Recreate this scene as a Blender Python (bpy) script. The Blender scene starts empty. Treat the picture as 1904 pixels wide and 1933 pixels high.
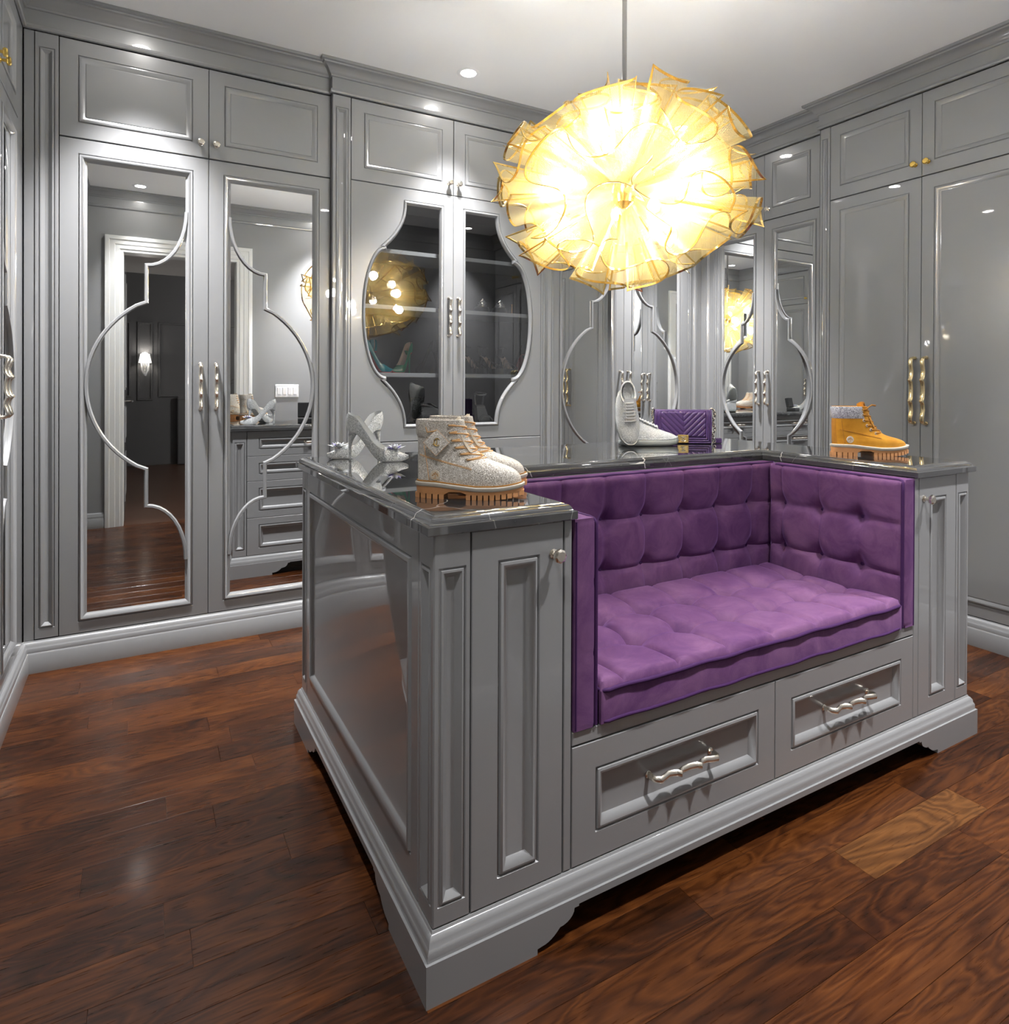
import bpy, bmesh, math, random
from math import sin, cos, pi, radians as rad, sqrt, atan2, exp
from mathutils import Vector, Matrix
from mathutils.geometry import tessellate_polygon
random.seed(7)
SC = bpy.context.scene
COL = SC.collection

# ------------------------------------------------------------------ camera, world, exposure, main light
YAW, PITCH, ROLL, FPX, CYPX = 0.5129, -0.0044, 0.004, 1225.82, 731.97
EYE = Vector((0.0, 0.0, 1.2))
d0 = Vector((sin(YAW), cos(YAW), 0)); r0 = Vector((cos(YAW), -sin(YAW), 0)); u0 = Vector((0, 0, 1))
d1 = d0 * cos(PITCH) + u0 * sin(PITCH); u1 = u0 * cos(PITCH) - d0 * sin(PITCH)
r2 = r0 * cos(ROLL) + u1 * sin(ROLL); u2 = u1 * cos(ROLL) - r0 * sin(ROLL)
cam = bpy.data.cameras.new('camera'); camo = bpy.data.objects.new('camera', cam); COL.objects.link(camo)
M = Matrix((r2, u2, -d1)).transposed().to_4x4(); M.translation = EYE
camo.matrix_world = M
cam.sensor_fit = 'HORIZONTAL'; cam.sensor_width = 36.0
cam.lens = 36.0 * FPX / 1904.0
cam.shift_x = 0.0
cam.shift_y = (CYPX - 1933 / 2) / 1904.0
cam.clip_start = 0.02
SC.camera = camo
SC.view_settings.view_transform = 'Standard'
SC.view_settings.look = 'None'
SC.view_settings.gamma = 1.0
SC.view_settings.use_curve_mapping = False
SC.view_settings.exposure = 2.74
W = bpy.data.worlds.new('world'); SC.world = W; W.use_nodes = True
W.node_tree.nodes['Background'].inputs[0].default_value = (0.5, 0.52, 0.55, 1)
W.node_tree.nodes['Background'].inputs[1].default_value = 0.02
SPOT_W, BULB_W, BED_W = 90.0, 2.15, 1.3
SPOT_COL, BULB_COL = (0.975, 0.975, 1.0), (0.92, 0.955, 1.0)
cy = SC.cycles
cy.max_bounces = 10; cy.diffuse_bounces = 4; cy.glossy_bounces = 7; cy.transmission_bounces = 6
cy.transparent_max_bounces = 24; cy.sample_clamp_indirect = 6.0; cy.caustics_reflective = False; cy.caustics_refractive = False
cy.use_denoising = True; cy.blur_glossy = 0.1

# ------------------------------------------------------------------ materials
def mat(name, col=(0.5, 0.5, 0.5), rough=0.5, metal=0.0, spec=0.5, coat=0.0, coat_rough=0.05, sheen=0.0, emit=None, es=0.0, trans=0.0, ior=1.5, alpha=1.0):
    m = bpy.data.materials.new(name); m.use_nodes = True
    b = m.node_tree.nodes['Principled BSDF']; i = b.inputs
    i['Base Color'].default_value = (*col, 1); i['Roughness'].default_value = rough; i['Metallic'].default_value = metal
    i['Specular IOR Level'].default_value = spec; i['Coat Weight'].default_value = coat; i['Coat Roughness'].default_value = coat_rough
    i['Sheen Weight'].default_value = sheen; i['Transmission Weight'].default_value = trans; i['IOR'].default_value = ior; i['Alpha'].default_value = alpha
    if emit: i['Emission Color'].default_value = (*emit, 1); i['Emission Strength'].default_value = es
    return m
def nd(m, t, **kw):
    n = m.node_tree.nodes.new(t)
    for k, v in kw.items(): setattr(n, k, v)
    return n
def ln(m, a, b): m.node_tree.links.new(a, b)
def BS(m): return m.node_tree.nodes['Principled BSDF']
def ramp(m, stops):
    r = nd(m, 'ShaderNodeValToRGB'); e = r.color_ramp.elements
    e[0].position, e[0].color = stops[0][0], (*stops[0][1], 1)
    e[1].position, e[1].color = stops[-1][0], (*stops[-1][1], 1)
    for p, c in stops[1:-1]:
        q = e.new(p); q.color = (*c, 1)
    return r
def math_(m, op, a, b=None, c=None):
    n = nd(m, 'ShaderNodeMath', operation=op)
    for k, x in enumerate((a, b, c)):
        if x is None: continue
        if isinstance(x, (int, float)): n.inputs[k].default_value = x
        else: ln(m, x, n.inputs[k])
    return n.outputs[0]
def noise(m, vec, scale, detail=4, rough=0.55, dist=0.0):
    n = nd(m, 'ShaderNodeTexNoise'); n.inputs['Scale'].default_value = scale; n.inputs['Detail'].default_value = detail
    n.inputs['Roughness'].default_value = rough; n.inputs['Distortion'].default_value = dist
    if vec is not None: ln(m, vec, n.inputs['Vector'])
    return n
def bump(m, h, strength, dist=0.001):
    b = nd(m, 'ShaderNodeBump'); b.inputs['Strength'].default_value = strength; b.inputs['Distance'].default_value = dist
    ln(m, h, b.inputs['Height']); return b
def coords(m, kind='Object', scale=(1, 1, 1), loc=(0, 0, 0)):
    t = nd(m, 'ShaderNodeTexCoord'); p = nd(m, 'ShaderNodeMapping'); p.inputs['Scale'].default_value = scale; p.inputs['Location'].default_value = loc
    ln(m, t.outputs[kind], p.inputs['Vector']); return p.outputs[0]

LACQ = mat('grey_lacquer', (0.262, 0.263, 0.263), rough=0.3, spec=0.5, coat=0.85, coat_rough=0.018)
v_ = coords(LACQ); n_ = noise(LACQ, v_, 9, 2)
ln(LACQ, bump(LACQ, n_.outputs['Fac'], 0.04, 0.002).outputs[0], BS(LACQ).inputs['Coat Normal'])
WALLP = mat('grey_wall_paint', (0.27, 0.27, 0.27), rough=0.55)
CEILP = mat('white_ceiling_paint', (0.86, 0.86, 0.855), rough=0.7)
CASEP = mat('white_casing_paint', (0.72, 0.72, 0.69), rough=0.28)
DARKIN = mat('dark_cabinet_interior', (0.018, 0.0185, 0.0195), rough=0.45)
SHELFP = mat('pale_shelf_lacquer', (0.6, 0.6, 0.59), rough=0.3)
BEDP = mat('bedroom_grey_paint', (0.085, 0.085, 0.088), rough=0.5)
MIRR = mat('mirror_glass', (0.90, 0.91, 0.91), rough=0.0, metal=1.0)
NICK = mat('champagne_nickel', (0.86, 0.80, 0.70), rough=0.24, metal=1.0)
GOLD = mat('polished_gold', (0.85, 0.60, 0.22), rough=0.2, metal=1.0)
BRASSK = mat('brass_knob', (0.90, 0.62, 0.16), rough=0.22, metal=1.0)
STEEL = mat('brushed_steel', (0.42, 0.41, 0.40), rough=0.3, metal=1.0)
CHAINM = mat('silver_chain', (0.75, 0.72, 0.66), rough=0.18, metal=1.0)
WHITEPL = mat('white_plastic', (0.82, 0.82, 0.82), rough=0.3)
BLACKV = mat('black_velvet', (0.012, 0.012, 0.013), rough=0.8, sheen=0.3)
BLACKL = mat('black_patent_leather', (0.014, 0.014, 0.016), rough=0.18)
NUDE = mat('nude_leather', (0.55, 0.40, 0.30), rough=0.5)
REDS = mat('red_sole', (0.55, 0.012, 0.02), rough=0.25)
TEALP = mat('teal_patent', (0.0, 0.16, 0.19), rough=0.12, coat=0.8)
GREENP = mat('emerald_patent', (0.0, 0.20, 0.09), rough=0.12, coat=0.8)
LIGHTE = mat('spot_lens', (1, 1, 1), emit=(1, 0.97, 0.93), es=20.0)
BULBE = mat('bulb_glow', (1, 1, 1), emit=(1, 0.93, 0.8), es=9.0)
SHADEW = mat('white_lamp_shade', (0.7, 0.68, 0.64), rough=0.8, emit=(1, 0.95, 0.88), es=0.25)
def glass_mat(name, tint=(0.9, 0.92, 0.92), gl=0.07):
    m = bpy.data.materials.new(name); m.use_nodes = True
    nt = m.node_tree; nt.nodes.remove(BS(m)); out = nt.nodes['Material Output']
    t = nd(m, 'ShaderNodeBsdfTransparent'); t.inputs[0].default_value = (*tint, 1)
    g = nd(m, 'ShaderNodeBsdfGlossy'); g.inputs['Roughness'].default_value = 0.0
    lw = nd(m, 'ShaderNodeFresnel'); lw.inputs[0].default_value = 1.5
    f = math_(m, 'MULTIPLY_ADD', lw.outputs[0], 1.3, gl)
    mx = nd(m, 'ShaderNodeMixShader'); ln(m, f, mx.inputs[0]); ln(m, t.outputs[0], mx.inputs[1]); ln(m, g.outputs[0], mx.inputs[2])
    ln(m, mx.outputs[0], out.inputs[0]); return m
GLASS = glass_mat('cabinet_glass', (0.56, 0.57, 0.58), 0.085)
CRYST = mat('crystal', (0.86, 0.87, 0.88), rough=0.06, spec=0.9, coat=0.6)
CRYSTP = mat('violet_crystal', (0.36, 0.28, 0.72), rough=0.06, spec=0.9, coat=0.6)
CLEARS = mat('clear_rubber', (0.72, 0.75, 0.72), rough=0.12, trans=0.35, ior=1.35)

def marble():
    m = mat('dark_grey_marble', (0.05, 0.05, 0.05), rough=0.03, spec=0.7, coat=1.0, coat_rough=0.01)
    v = coords(m, 'Object')
    a = noise(m, v, 5, 5, 0.6); base = ramp(m, [(0.3, (0.030, 0.030, 0.031)), (0.75, (0.075, 0.073, 0.072))]); ln(m, a.outputs['Fac'], base.inputs[0])
    def veins(sc, seed, wid, dist):
        n = noise(m, v, 2.5, 3, 0.6); mx = nd(m, 'ShaderNodeVectorMath', operation='SCALE'); ln(m, n.outputs['Color'], mx.inputs[0]); mx.inputs['Scale'].default_value = dist
        ad = nd(m, 'ShaderNodeVectorMath', operation='ADD'); ln(m, v, ad.inputs[0]); ln(m, mx.outputs[0], ad.inputs[1])
        mp = nd(m, 'ShaderNodeMapping'); mp.inputs['Location'].default_value = (seed, seed * 0.7, 0); mp.inputs['Rotation'].default_value = (0, 0, seed); ln(m, ad.outputs[0], mp.inputs[0])
        vo = nd(m, 'ShaderNodeTexVoronoi', feature='DISTANCE_TO_EDGE'); vo.inputs['Scale'].default_value = sc; ln(m, mp.outputs[0], vo.inputs['Vector'])
        mk = noise(m, mp.outputs[0], 3.0, 2); k = math_(m, 'MULTIPLY', math_(m, 'LESS_THAN', vo.outputs['Distance'], wid), math_(m, 'GREATER_THAN', mk.outputs['Fac'], 0.49))
        return k
    k1 = veins(1.9, 1.3, 0.0042, 0.42); k2 = veins(5.0, 4.1, 0.004, 0.3)
    k = math_(m, 'MINIMUM', math_(m, 'MULTIPLY_ADD', k2, 0.22, math_(m, 'MULTIPLY', k1, 0.8)), 1.0)
    mix = nd(m, 'ShaderNodeMix', data_type='RGBA'); ln(m, k, mix.inputs[0]); ln(m, base.outputs[0], mix.inputs[6]); mix.inputs[7].default_value = (0.62, 0.6, 0.57, 1)
    ln(m, mix.outputs[2], BS(m).inputs['Base Color']); return m
MARB = marble()

def walnut():
    m = mat('walnut_boards', rough=0.42, spec=0.2, coat=0.13, coat_rough=0.12)
    oi = nd(m, 'ShaderNodeObjectInfo'); t = nd(m, 'ShaderNodeTexCoord')
    off = nd(m, 'ShaderNodeCombineXYZ'); r = oi.outputs['Random']
    ln(m, math_(m, 'MULTIPLY', r, 37.0), off.inputs[0]); ln(m, math_(m, 'MULTIPLY', r, 91.0), off.inputs[1]); ln(m, math_(m, 'MULTIPLY', r, 13.0), off.inputs[2])
    ad = nd(m, 'ShaderNodeVectorMath', operation='ADD'); ln(m, t.outputs['Object'], ad.inputs[0]); ln(m, off.outputs[0], ad.inputs[1])
    def mp(s):
        p = nd(m, 'ShaderNodeMapping'); p.inputs['Scale'].default_value = s; ln(m, ad.outputs[0], p.inputs[0]); return p.outputs[0]
    fig = noise(m, mp((1.6, 8.0, 1)), 1.0, 3, 0.5, 0.6)
    rings = math_(m, 'FRACT', math_(m, 'MULTIPLY', fig.outputs['Fac'], 15.0))
    rings = math_(m, 'ABSOLUTE', math_(m, 'SUBTRACT', math_(m, 'MULTIPLY', rings, 2.0), 1.0))
    fine = noise(m, mp((9, 170, 1)), 1.0, 3, 0.6)
    cloud = noise(m, mp((3.0, 6.0, 1)), 1.0, 3, 0.55)
    f = math_(m, 'MULTIPLY', rings, 0.25)
    f = math_(m, 'MULTIPLY_ADD', fine.outputs['Fac'], 0.42, f)
    f = math_(m, 'MULTIPLY_ADD', cloud.outputs['Fac'], 0.58, f)
    f = math_(m, 'MULTIPLY_ADD', r, 0.24, math_(m, 'SUBTRACT', f, 0.28))
    cr = ramp(m, [(0.15, (0.0091, 0.0029, 0.0009)), (0.40, (0.0323, 0.0089, 0.0020)), (0.64, (0.0688, 0.0207, 0.0044)), (0.98, (0.1477, 0.0509, 0.0112))])
    ln(m, f, cr.inputs[0])
    sp = nd(m, 'ShaderNodeAttribute', attribute_type='OBJECT', attribute_name='sap')
    mix = nd(m, 'ShaderNodeMix', data_type='RGBA'); ln(m, math_(m, 'MULTIPLY', sp.outputs['Fac'], 0.55), mix.inputs[0]); ln(m, cr.outputs[0], mix.inputs[6])
    c2 = ramp(m, [(0.2, (0.0358, 0.0121, 0.0041)), (0.8, (0.2145, 0.0911, 0.0251))]); ln(m, f, c2.inputs[0]); ln(m, c2.outputs[0], mix.inputs[7])
    ln(m, mix.outputs[2], BS(m).inputs['Base Color'])
    ln(m, math_(m, 'MULTIPLY_ADD', fine.outputs['Fac'], 0.2, 0.2), BS(m).inputs['Roughness'])
    ln(m, bump(m, fine.outputs['Fac'], 0.12, 0.0006).outputs[0], BS(m).inputs['Normal'])
    return m
WALN = walnut()

def velvet():
    m = mat('purple_velvet', (0.2, 0.07, 0.3), rough=0.75, spec=0.2, sheen=0.6)
    b = BS(m); b.inputs['Sheen Tint'].default_value = (0.42, 0.24, 0.62, 1); b.inputs['Sheen Roughness'].default_value = 0.35
    v = coords(m); n1 = noise(m, v, 9, 5, 0.65, 1.2); n2 = noise(m, v, 3.2, 2)
    f = math_(m, 'MULTIPLY_ADD', n1.outputs['Fac'], 0.7, math_(m, 'MULTIPLY', n2.outputs['Fac'], 0.4))
    cr = ramp(m, [(0.3, (0.0679, 0.0209, 0.0865)), (0.5, (0.1142, 0.0445, 0.1219)), (0.75, (0.1821, 0.0836, 0.1714))]); ln(m, f, cr.inputs[0]); ln(m, cr.outputs[0], b.inputs['Base Color'])
    v2 = coords(m, 'Object', (1, 1, 1)); n3 = noise(m, v2, 260, 2); ln(m, bump(m, n3.outputs['Fac'], 0.25, 0.0008).outputs[0], b.inputs['Normal'])
    return m
VELV = velvet()
PIPE = mat('purple_piping', (0.052, 0.018, 0.075), rough=0.75, spec=0.15)

def glitter(name, cols, scale=420, rough=0.18, metal=0.85):
    m = mat(name, rough=rough, metal=metal)
    v = coords(m); vo = nd(m, 'ShaderNodeTexVoronoi'); vo.inputs['Scale'].default_value = scale; ln(m, v, vo.inputs['Vector'])
    sx = nd(m, 'ShaderNodeSeparateColor'); ln(m, vo.outputs['Color'], sx.inputs[0])
    cr = ramp(m, cols); ln(m, sx.outputs[0], cr.inputs[0]); ln(m, cr.outputs[0], BS(m).inputs['Base Color'])
    # a random facet per stone
    g = nd(m, 'ShaderNodeNewGeometry'); sub = nd(m, 'ShaderNodeVectorMath', operation='SUBTRACT'); ln(m, vo.outputs['Color'], sub.inputs[0]); sub.inputs[1].default_value = (0.5, 0.5, 0.5)
    s = nd(m, 'ShaderNodeVectorMath', operation='SCALE'); s.inputs['Scale'].default_value = 0.6; ln(m, sub.outputs[0], s.inputs[0])
    ad = nd(m, 'ShaderNodeVectorMath', operation='ADD'); ln(m, g.outputs['Normal'], ad.inputs[0]); ln(m, s.outputs[0], ad.inputs[1])
    no = nd(m, 'ShaderNodeVectorMath', operation='NORMALIZE'); ln(m, ad.outputs[0], no.inputs[0]); ln(m, no.outputs[0], BS(m).inputs['Normal'])
    return m
GLITB = glitter('champagne_rhinestones', [(0.0, (0.50, 0.44, 0.36)), (0.5, (0.66, 0.605, 0.52)), (1.0, (0.92, 0.88, 0.82))], 640, 0.4, 0.06)
GLITS = glitter('silver_glitter', [(0.0, (0.4676, 0.4879, 0.4778)), (0.5, (0.7523, 0.7726, 0.7624)), (1.0, (0.9962, 0.9962, 0.9962))], 620, 0.28, 0.15)
GLITC = glitter('silver_collar_crystals', [(0.0, (0.2856, 0.2856, 0.3142)), (0.5, (0.5902, 0.5902, 0.6283)), (1.0, (0.9044, 0.9044, 0.9234))], 560, 0.25, 0.35)
GLITD = glitter('dark_crystals', [(0.0, (0.02, 0.025, 0.025)), (0.8, (0.05, 0.06, 0.06)), (1.0, (0.5, 0.55, 0.55))], 260)
GLITW = glitter('white_crystal_mesh', [(0.0, (0.5902, 0.5998, 0.5902)), (0.5, (0.7806, 0.7902, 0.7806)), (1.0, (0.9520, 0.9520, 0.9520))], 560, 0.4, 0.0)
GLITT = glitter('tiara_crystals', [(0.0, (0.12, 0.12, 0.12)), (0.45, (0.8, 0.8, 0.8)), (1.0, (1, 1, 1))], 220)
SILKW = mat('white_silk_lining', (0.68, 0.68, 0.67), rough=0.45)
def nubuck(name, a, b, s=26):
    m = mat(name, rough=0.8, spec=0.2, sheen=0.15); v = coords(m); n = noise(m, v, s, 4); cr = ramp(m, [(0.3, a), (0.7, b)]); ln(m, n.outputs['Fac'], cr.inputs[0]); ln(m, cr.outputs[0], BS(m).inputs['Base Color'])
    n3 = noise(m, v, 600, 2); ln(m, bump(m, n3.outputs['Fac'], 0.2, 0.0004).outputs[0], BS(m).inputs['Normal']); return m
NUB = nubuck('wheat_nubuck', (0.56, 0.235, 0.016), (0.72, 0.335, 0.030))
NUBD = nubuck('wheat_nubuck_dark', (0.42, 0.17, 0.018), (0.55, 0.24, 0.03))
GUM = mat('gum_rubber', (0.66, 0.31, 0.125), rough=0.5)
WELT = mat('pale_welt', (0.62, 0.56, 0.47), rough=0.5)
LACEP = mat('peach_lace', (0.80, 0.46, 0.19), rough=0.7)
LACEW = mat('white_lace', (0.78, 0.78, 0.77), rough=0.6)
LEATH = mat('purple_leather', (0.088, 0.040, 0.145), rough=0.38, spec=0.5)
CREAMT = mat('cream_tongue', (0.68, 0.58, 0.44), rough=0.6)
BOXB = mat('black_box_velvet', (0.010, 0.010, 0.011), rough=0.7, sheen=0.2)

def mesh_gold():
    m = bpy.data.materials.new('perforated_gold_mesh'); m.use_nodes = True
    nt = m.node_tree; b = BS(m); out = nt.nodes['Material Output']
    b.inputs['Base Color'].default_value = (0.55, 0.385, 0.115, 1); b.inputs['Roughness'].default_value = 0.42; b.inputs['Metallic'].default_value = 0.3
    tl = nd(m, 'ShaderNodeBsdfTranslucent'); tl.inputs[0].default_value = (0.58, 0.44, 0.16, 1)
    m1 = nd(m, 'ShaderNodeMixShader'); m1.inputs[0].default_value = 0.42; ln(m, b.outputs[0], m1.inputs[1]); ln(m, tl.outputs[0], m1.inputs[2])
    uv = nd(m, 'ShaderNodeUVMap'); sp = nd(m, 'ShaderNodeSeparateXYZ'); ln(m, uv.outputs[0], sp.inputs[0])
    k = 2 * pi / 0.0062
    a = math_(m, 'COSINE', math_(m, 'MULTIPLY', math_(m, 'ADD', sp.outputs[0], sp.outputs[1]), k))
    c = math_(m, 'COSINE', math_(m, 'MULTIPLY', math_(m, 'SUBTRACT', sp.outputs[0], sp.outputs[1]), k))
    hole = math_(m, 'GREATER_THAN', math_(m, 'ADD', a, c), -0.62)
    tr = nd(m, 'ShaderNodeBsdfTransparent'); mx = nd(m, 'ShaderNodeMixShader'); ln(m, hole, mx.inputs[0]); ln(m, m1.outputs[0], mx.inputs[1]); ln(m, tr.outputs[0], mx.inputs[2])
    ln(m, mx.outputs[0], out.inputs[0]); return m
GMESH = mesh_gold()

# ------------------------------------------------------------------ mesh helpers
class MB:
    def __init__(s): s.v = []; s.f = []; s.uv = []
    def add(s, vs, fs):
        o = len(s.v); s.v += [tuple(p) for p in vs]; s.f += [tuple(i + o for i in f) for f in fs]; return s
    def box(s, x0, x1, y0, y1, z0, z1, c=0.0, P=None):
        P = P or (lambda x, y, z: (x, y, z))
        if c <= 0:
            vs = [(x, y, z) for z in (z0, z1) for (x, y) in ((x0, y0), (x1, y0), (x1, y1), (x0, y1))]
            return s.add([P(*p) for p in vs], [(3, 2, 1, 0), (4, 5, 6, 7), (0, 1, 5, 4), (1, 2, 6, 5), (2, 3, 7, 6), (3, 0, 4, 7)])
        def R(i, z): return [P(x0 + i, y0 + i, z), P(x1 - i, y0 + i, z), P(x1 - i, y1 - i, z), P(x0 + i, y1 - i, z)]
        return s.rings([R(c, z0), R(0, z0 + c), R(0, z1 - c), R(c, z1)], True, True)
    def rings(s, L, cap0=False, cap1=False, closed=True):
        n = len(L[0]); o = len(s.v)
        for l in L: s.v += [tuple(p) for p in l]
        for i in range(len(L) - 1):
            for j in range(n if closed else n - 1):
                k = (j + 1) % n
                s.f.append((o + i * n + j, o + i * n + k, o + (i + 1) * n + k, o + (i + 1) * n + j))
        if cap0: s.f.append(tuple(o + j for j in reversed(range(n))))
        if cap1: s.f.append(tuple(o + (len(L) - 1) * n + j for j in range(n)))
        return s
    def tube(s, pts, r, n=8, closed=False, flat=None, up=None, caps=True):
        pts = [Vector(p) for p in pts]; N = len(pts); L = []; prev = None
        for i, p in enumerate(pts):
            if closed: t = pts[(i + 1) % N] - pts[i - 1]
            else: t = pts[min(i + 1, N - 1)] - pts[max(i - 1, 0)]
            if t.length < 1e-9: t = Vector((0, 0, 1))
            t.normalize()
            if up is not None: a = Vector(up)
            elif prev is not None: a = prev
            else: a = Vector((0, 0, 1)) if abs(t.z) < 0.9 else Vector((1, 0, 0))
            b = a - t * a.dot(t)
            if b.length < 1e-6: b = t.orthogonal()
            b.normalize(); prev = b; c = t.cross(b)
            rr = r(i / max(1, N - 1)) if callable(r) else r
            f = flat or 1.0
            L.append([p + b * (rr * cos(2 * pi * k / n)) + c * (rr * f * sin(2 * pi * k / n)) for k in range(n)])
        if closed: L.append(L[0])
        return s.rings(L, caps and not closed, caps and not closed)
    def lathe(s, prof, n=16, P=None, cap=True):
        P = P or (lambda x, y, z: (x, y, z))
        L = [[P(r * cos(2 * pi * k / n), r * sin(2 * pi * k / n), z) for k in range(n)] for r, z in prof]
        return s.rings(L, cap, cap)
    def grid(s, nu, nv, fn, uvf=None):
        o = len(s.v)
        for i in range(nu + 1):
            for j in range(nv + 1):
                s.v.append(tuple(fn(i / nu, j / nv)))
        for i in range(nu):
            for j in range(nv):
                a = o + i * (nv + 1) + j; s.f.append((a, a + nv + 1, a + nv + 2, a + 1))
        return s
    def data(s, name, m=None, smooth=35, fix=True):
        me = bpy.data.meshes.new(name); me.from_pydata(s.v, [], s.f)
        if fix:
            bm = bmesh.new(); bm.from_mesh(me); bmesh.ops.recalc_face_normals(bm, faces=bm.faces); bm.to_mesh(me); bm.free()
        if m: me.materials.append(m)
        if smooth is not None:
            me.shade_smooth(); me.set_sharp_from_angle(angle=rad(smooth))
        me.update(); return me
    def obj(s, name, m, parent=None, smooth=35, fix=True, base=None):
        """link as one object; coordinates are the world's when parent is an unrotated Empty (base is subtracted)"""
        if base is None and parent is not None: base = WORLD_AT.get(parent.name)
        if base is not None:
            bx, by, bz = base; s.v = [(x - bx, y - by, z - bz) for x, y, z in s.v]
        o = bpy.data.objects.new(name, s.data(name, m, smooth, fix)); COL.objects.link(o)
        if parent is not None:
            o.parent = parent; WORLD_AT[o.name] = base
        return o
WORLD_AT = {}
def tag(o, label=None, cat=None, group=None, kind=None):
    for k, v in (('label', label), ('category', cat), ('group', group), ('kind', kind)):
        if v: o[k] = v
    return o
def thing(name, label, cat, loc=(0, 0, 0), rot=None, group=None, mat3=None, local=False):
    o = bpy.data.objects.new(name, None); COL.objects.link(o); o.empty_display_size = 0.05
    o.location = loc
    if rot is not None: o.rotation_euler = (0, 0, rot)
    if mat3 is not None: o.rotation_euler = mat3.to_euler()
    if not local: WORLD_AT[o.name] = loc
    return tag(o, label, cat, group)
def struct(o): o['kind'] = 'structure'; return o
def link_copy(o, parent, mw=None):
    c = o.copy(); COL.objects.link(c); c.parent = parent
    if mw is not None: c.matrix_local = mw
    return c
def copy_tree(o, parent=None):
    c = o.copy(); COL.objects.link(c)
    if parent is not None: c.parent = parent; c.matrix_parent_inverse = o.matrix_parent_inverse
    for ch in o.children: copy_tree(ch, c)
    return c
# frames: (u along the wall, v up, w out into the room) -> world
def FA(y): return lambda u, v, w: (u, y - w, v)          # faces -Y
def FC(x): return lambda u, v, w: (x - w, -u, v)         # faces -X, u = -Y
def FD(x): return lambda u, v, w: (x + w, u, v)          # faces +X
def FB(y): return lambda u, v, w: (-u, y + w, v)         # faces +Y, u = -X
def rect(u0, u1, v0, v1, i=0.0): return [(u0 + i, v0 + i), (u1 - i, v0 + i), (u1 - i, v1 - i), (u0 + i, v1 - i)]
def on(P, loop, w): return [P(u, v, w) for u, v in loop]
def offset(poly, d):
    """inward offset of a counter-clockwise polygon, mitred"""
    n = len(poly); out = []
    for i in range(n):
        a, b, c = poly[i - 1], poly[i], poly[(i + 1) % n]
        e1 = Vector((b[0] - a[0], b[1] - a[1])).normalized(); e2 = Vector((c[0] - b[0], c[1] - b[1])).normalized()
        n1 = Vector((-e1.y, e1.x)); n2 = Vector((-e2.y, e2.x)); m = n1 + n2
        k = d / max(0.35, 0.5 * m.dot(m)) if m.length > 1e-6 else 0
        out.append((b[0] + m.x * k, b[1] + m.y * k))
    return out
def arc(cx, cy_, r, a0, a1, n): return [(cx + r * cos(a0 + (a1 - a0) * i / n), cy_ + r * sin(a0 + (a1 - a0) * i / n)) for i in range(n + 1)]
PANEL = [(0, 0), (0.002, -0.004), (0.004, -0.004), (0.006, 0.0025), (0.010, 0.004), (0.014, 0.003), (0.024, -0.006), (0.028, -0.0075), (0.030, -0.0055)]
MIRF = [(0, 0), (0.002, -0.004), (0.004, -0.004), (0.006, 0.003), (0.011, 0.005), (0.016, 0.003), (0.026, -0.008), (0.033, -0.012)]
FLUTE = [(0, 0), (0.002, -0.004), (0.004, -0.004), (0.006, 0.001), (0.010, 0.002), (0.012, 0.0005), (0.022, -0.010), (0.025, -0.0105)]
DEEP = [(0, 0), (0.003, -0.005), (0.005, -0.005), (0.007, 0.001), (0.012, 0.0025), (0.016, 0.001), (0.028, -0.013), (0.031, -0.0135)]
def leaf(P, u0, u1, v0, v1, panels, prof, th=0.02, hole=False, g=0.0012):
    """door or drawer front; panels: list of (u0,u1,v0,v1), stacked along v or one alone"""
    b = MB(); u0 += g; u1 -= g; v0 += g; v1 -= g
    R = [on(P, rect(u0, u1, v0, v1), -th), on(P, rect(u0, u1, v0, v1), -0.0015), on(P, rect(u0, u1, v0, v1, 0.0015), 0)]
    if not panels: return b.rings(R, False, True)
    p = panels[0]
    for i, w in prof: R.append(on(P, rect(*p, i), w))
    return b.rings(R, False, not hole)
# ------------------------------------------------------------------ room shell
CZ = 2.81                      # ceiling height
XL, XR, YB_, YF_ = -0.415, 3.445, 3.304, 0.30
XD = 0.77                      # doorway right jamb; left jamb -0.11
fl = struct(MB().box(-1.6, 3.9, -4.3, 3.9, -0.06, -0.0045).obj('floor', mat('subfloor', (0.05, 0.022, 0.012), rough=0.35), None, None))
# walnut boards, each an object; row seams at 0.927 + k*0.1085
BW = 0.1085; lens_ = [0.54, 0.71, 0.87, 1.02, 1.21]; bdata = {}
def board_mesh(l):
    l = round(l, 3)
    if l not in bdata:
        c = 0.0005; b = MB()
        def R(i, z): return [(i, i, z), (l - i, i, z), (l - i, BW - i, z), (i, BW - i, z)]
        b.rings([R(0.0003, -0.004), R(0.0003, -c), R(0.0003 + c, 0)], False, True)
        bdata[l] = b.data('plank', WALN, None)
    return bdata[l]
rb = random.Random(11)
k = -6
while True:
    y0 = 0.927 + k * BW
    if y0 > 3.31: break
    x = -0.43 - rb.random() * 0.5
    if k == 0: x = 1.565 - 2 * 1.02
    if k == 14: x = 0.046 - 0.54
    first = True
    while x < 3.46:
        l = rb.choice(lens_)
        if k == 0: l = {0: 1.02, 1: 1.02, 2: 0.54}.get(0 if x < 0 else (1 if x < 1 else 2), 0.87) if x < 2.1 else 0.87
        if k == 0 and abs(x - 1.565) < 0.01: l = 0.54
        o = bpy.data.objects.new('plank', board_mesh(l)); COL.objects.link(o); o.parent = fl; o.location = (x, y0, 0)
        o['sap'] = 1.0 if (k == 0 and abs(x - 1.565) < 0.01) else 0.0
        x += l
    k += 1
struct(MB().box(-1.6, 3.9, -4.3, 3.9, CZ, CZ + 0.05).obj('ceiling', CEILP))
struct(MB().box(-1.6, 3.9, 3.72, 3.78, 0, CZ).obj('wall_back', WALLP))
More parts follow.
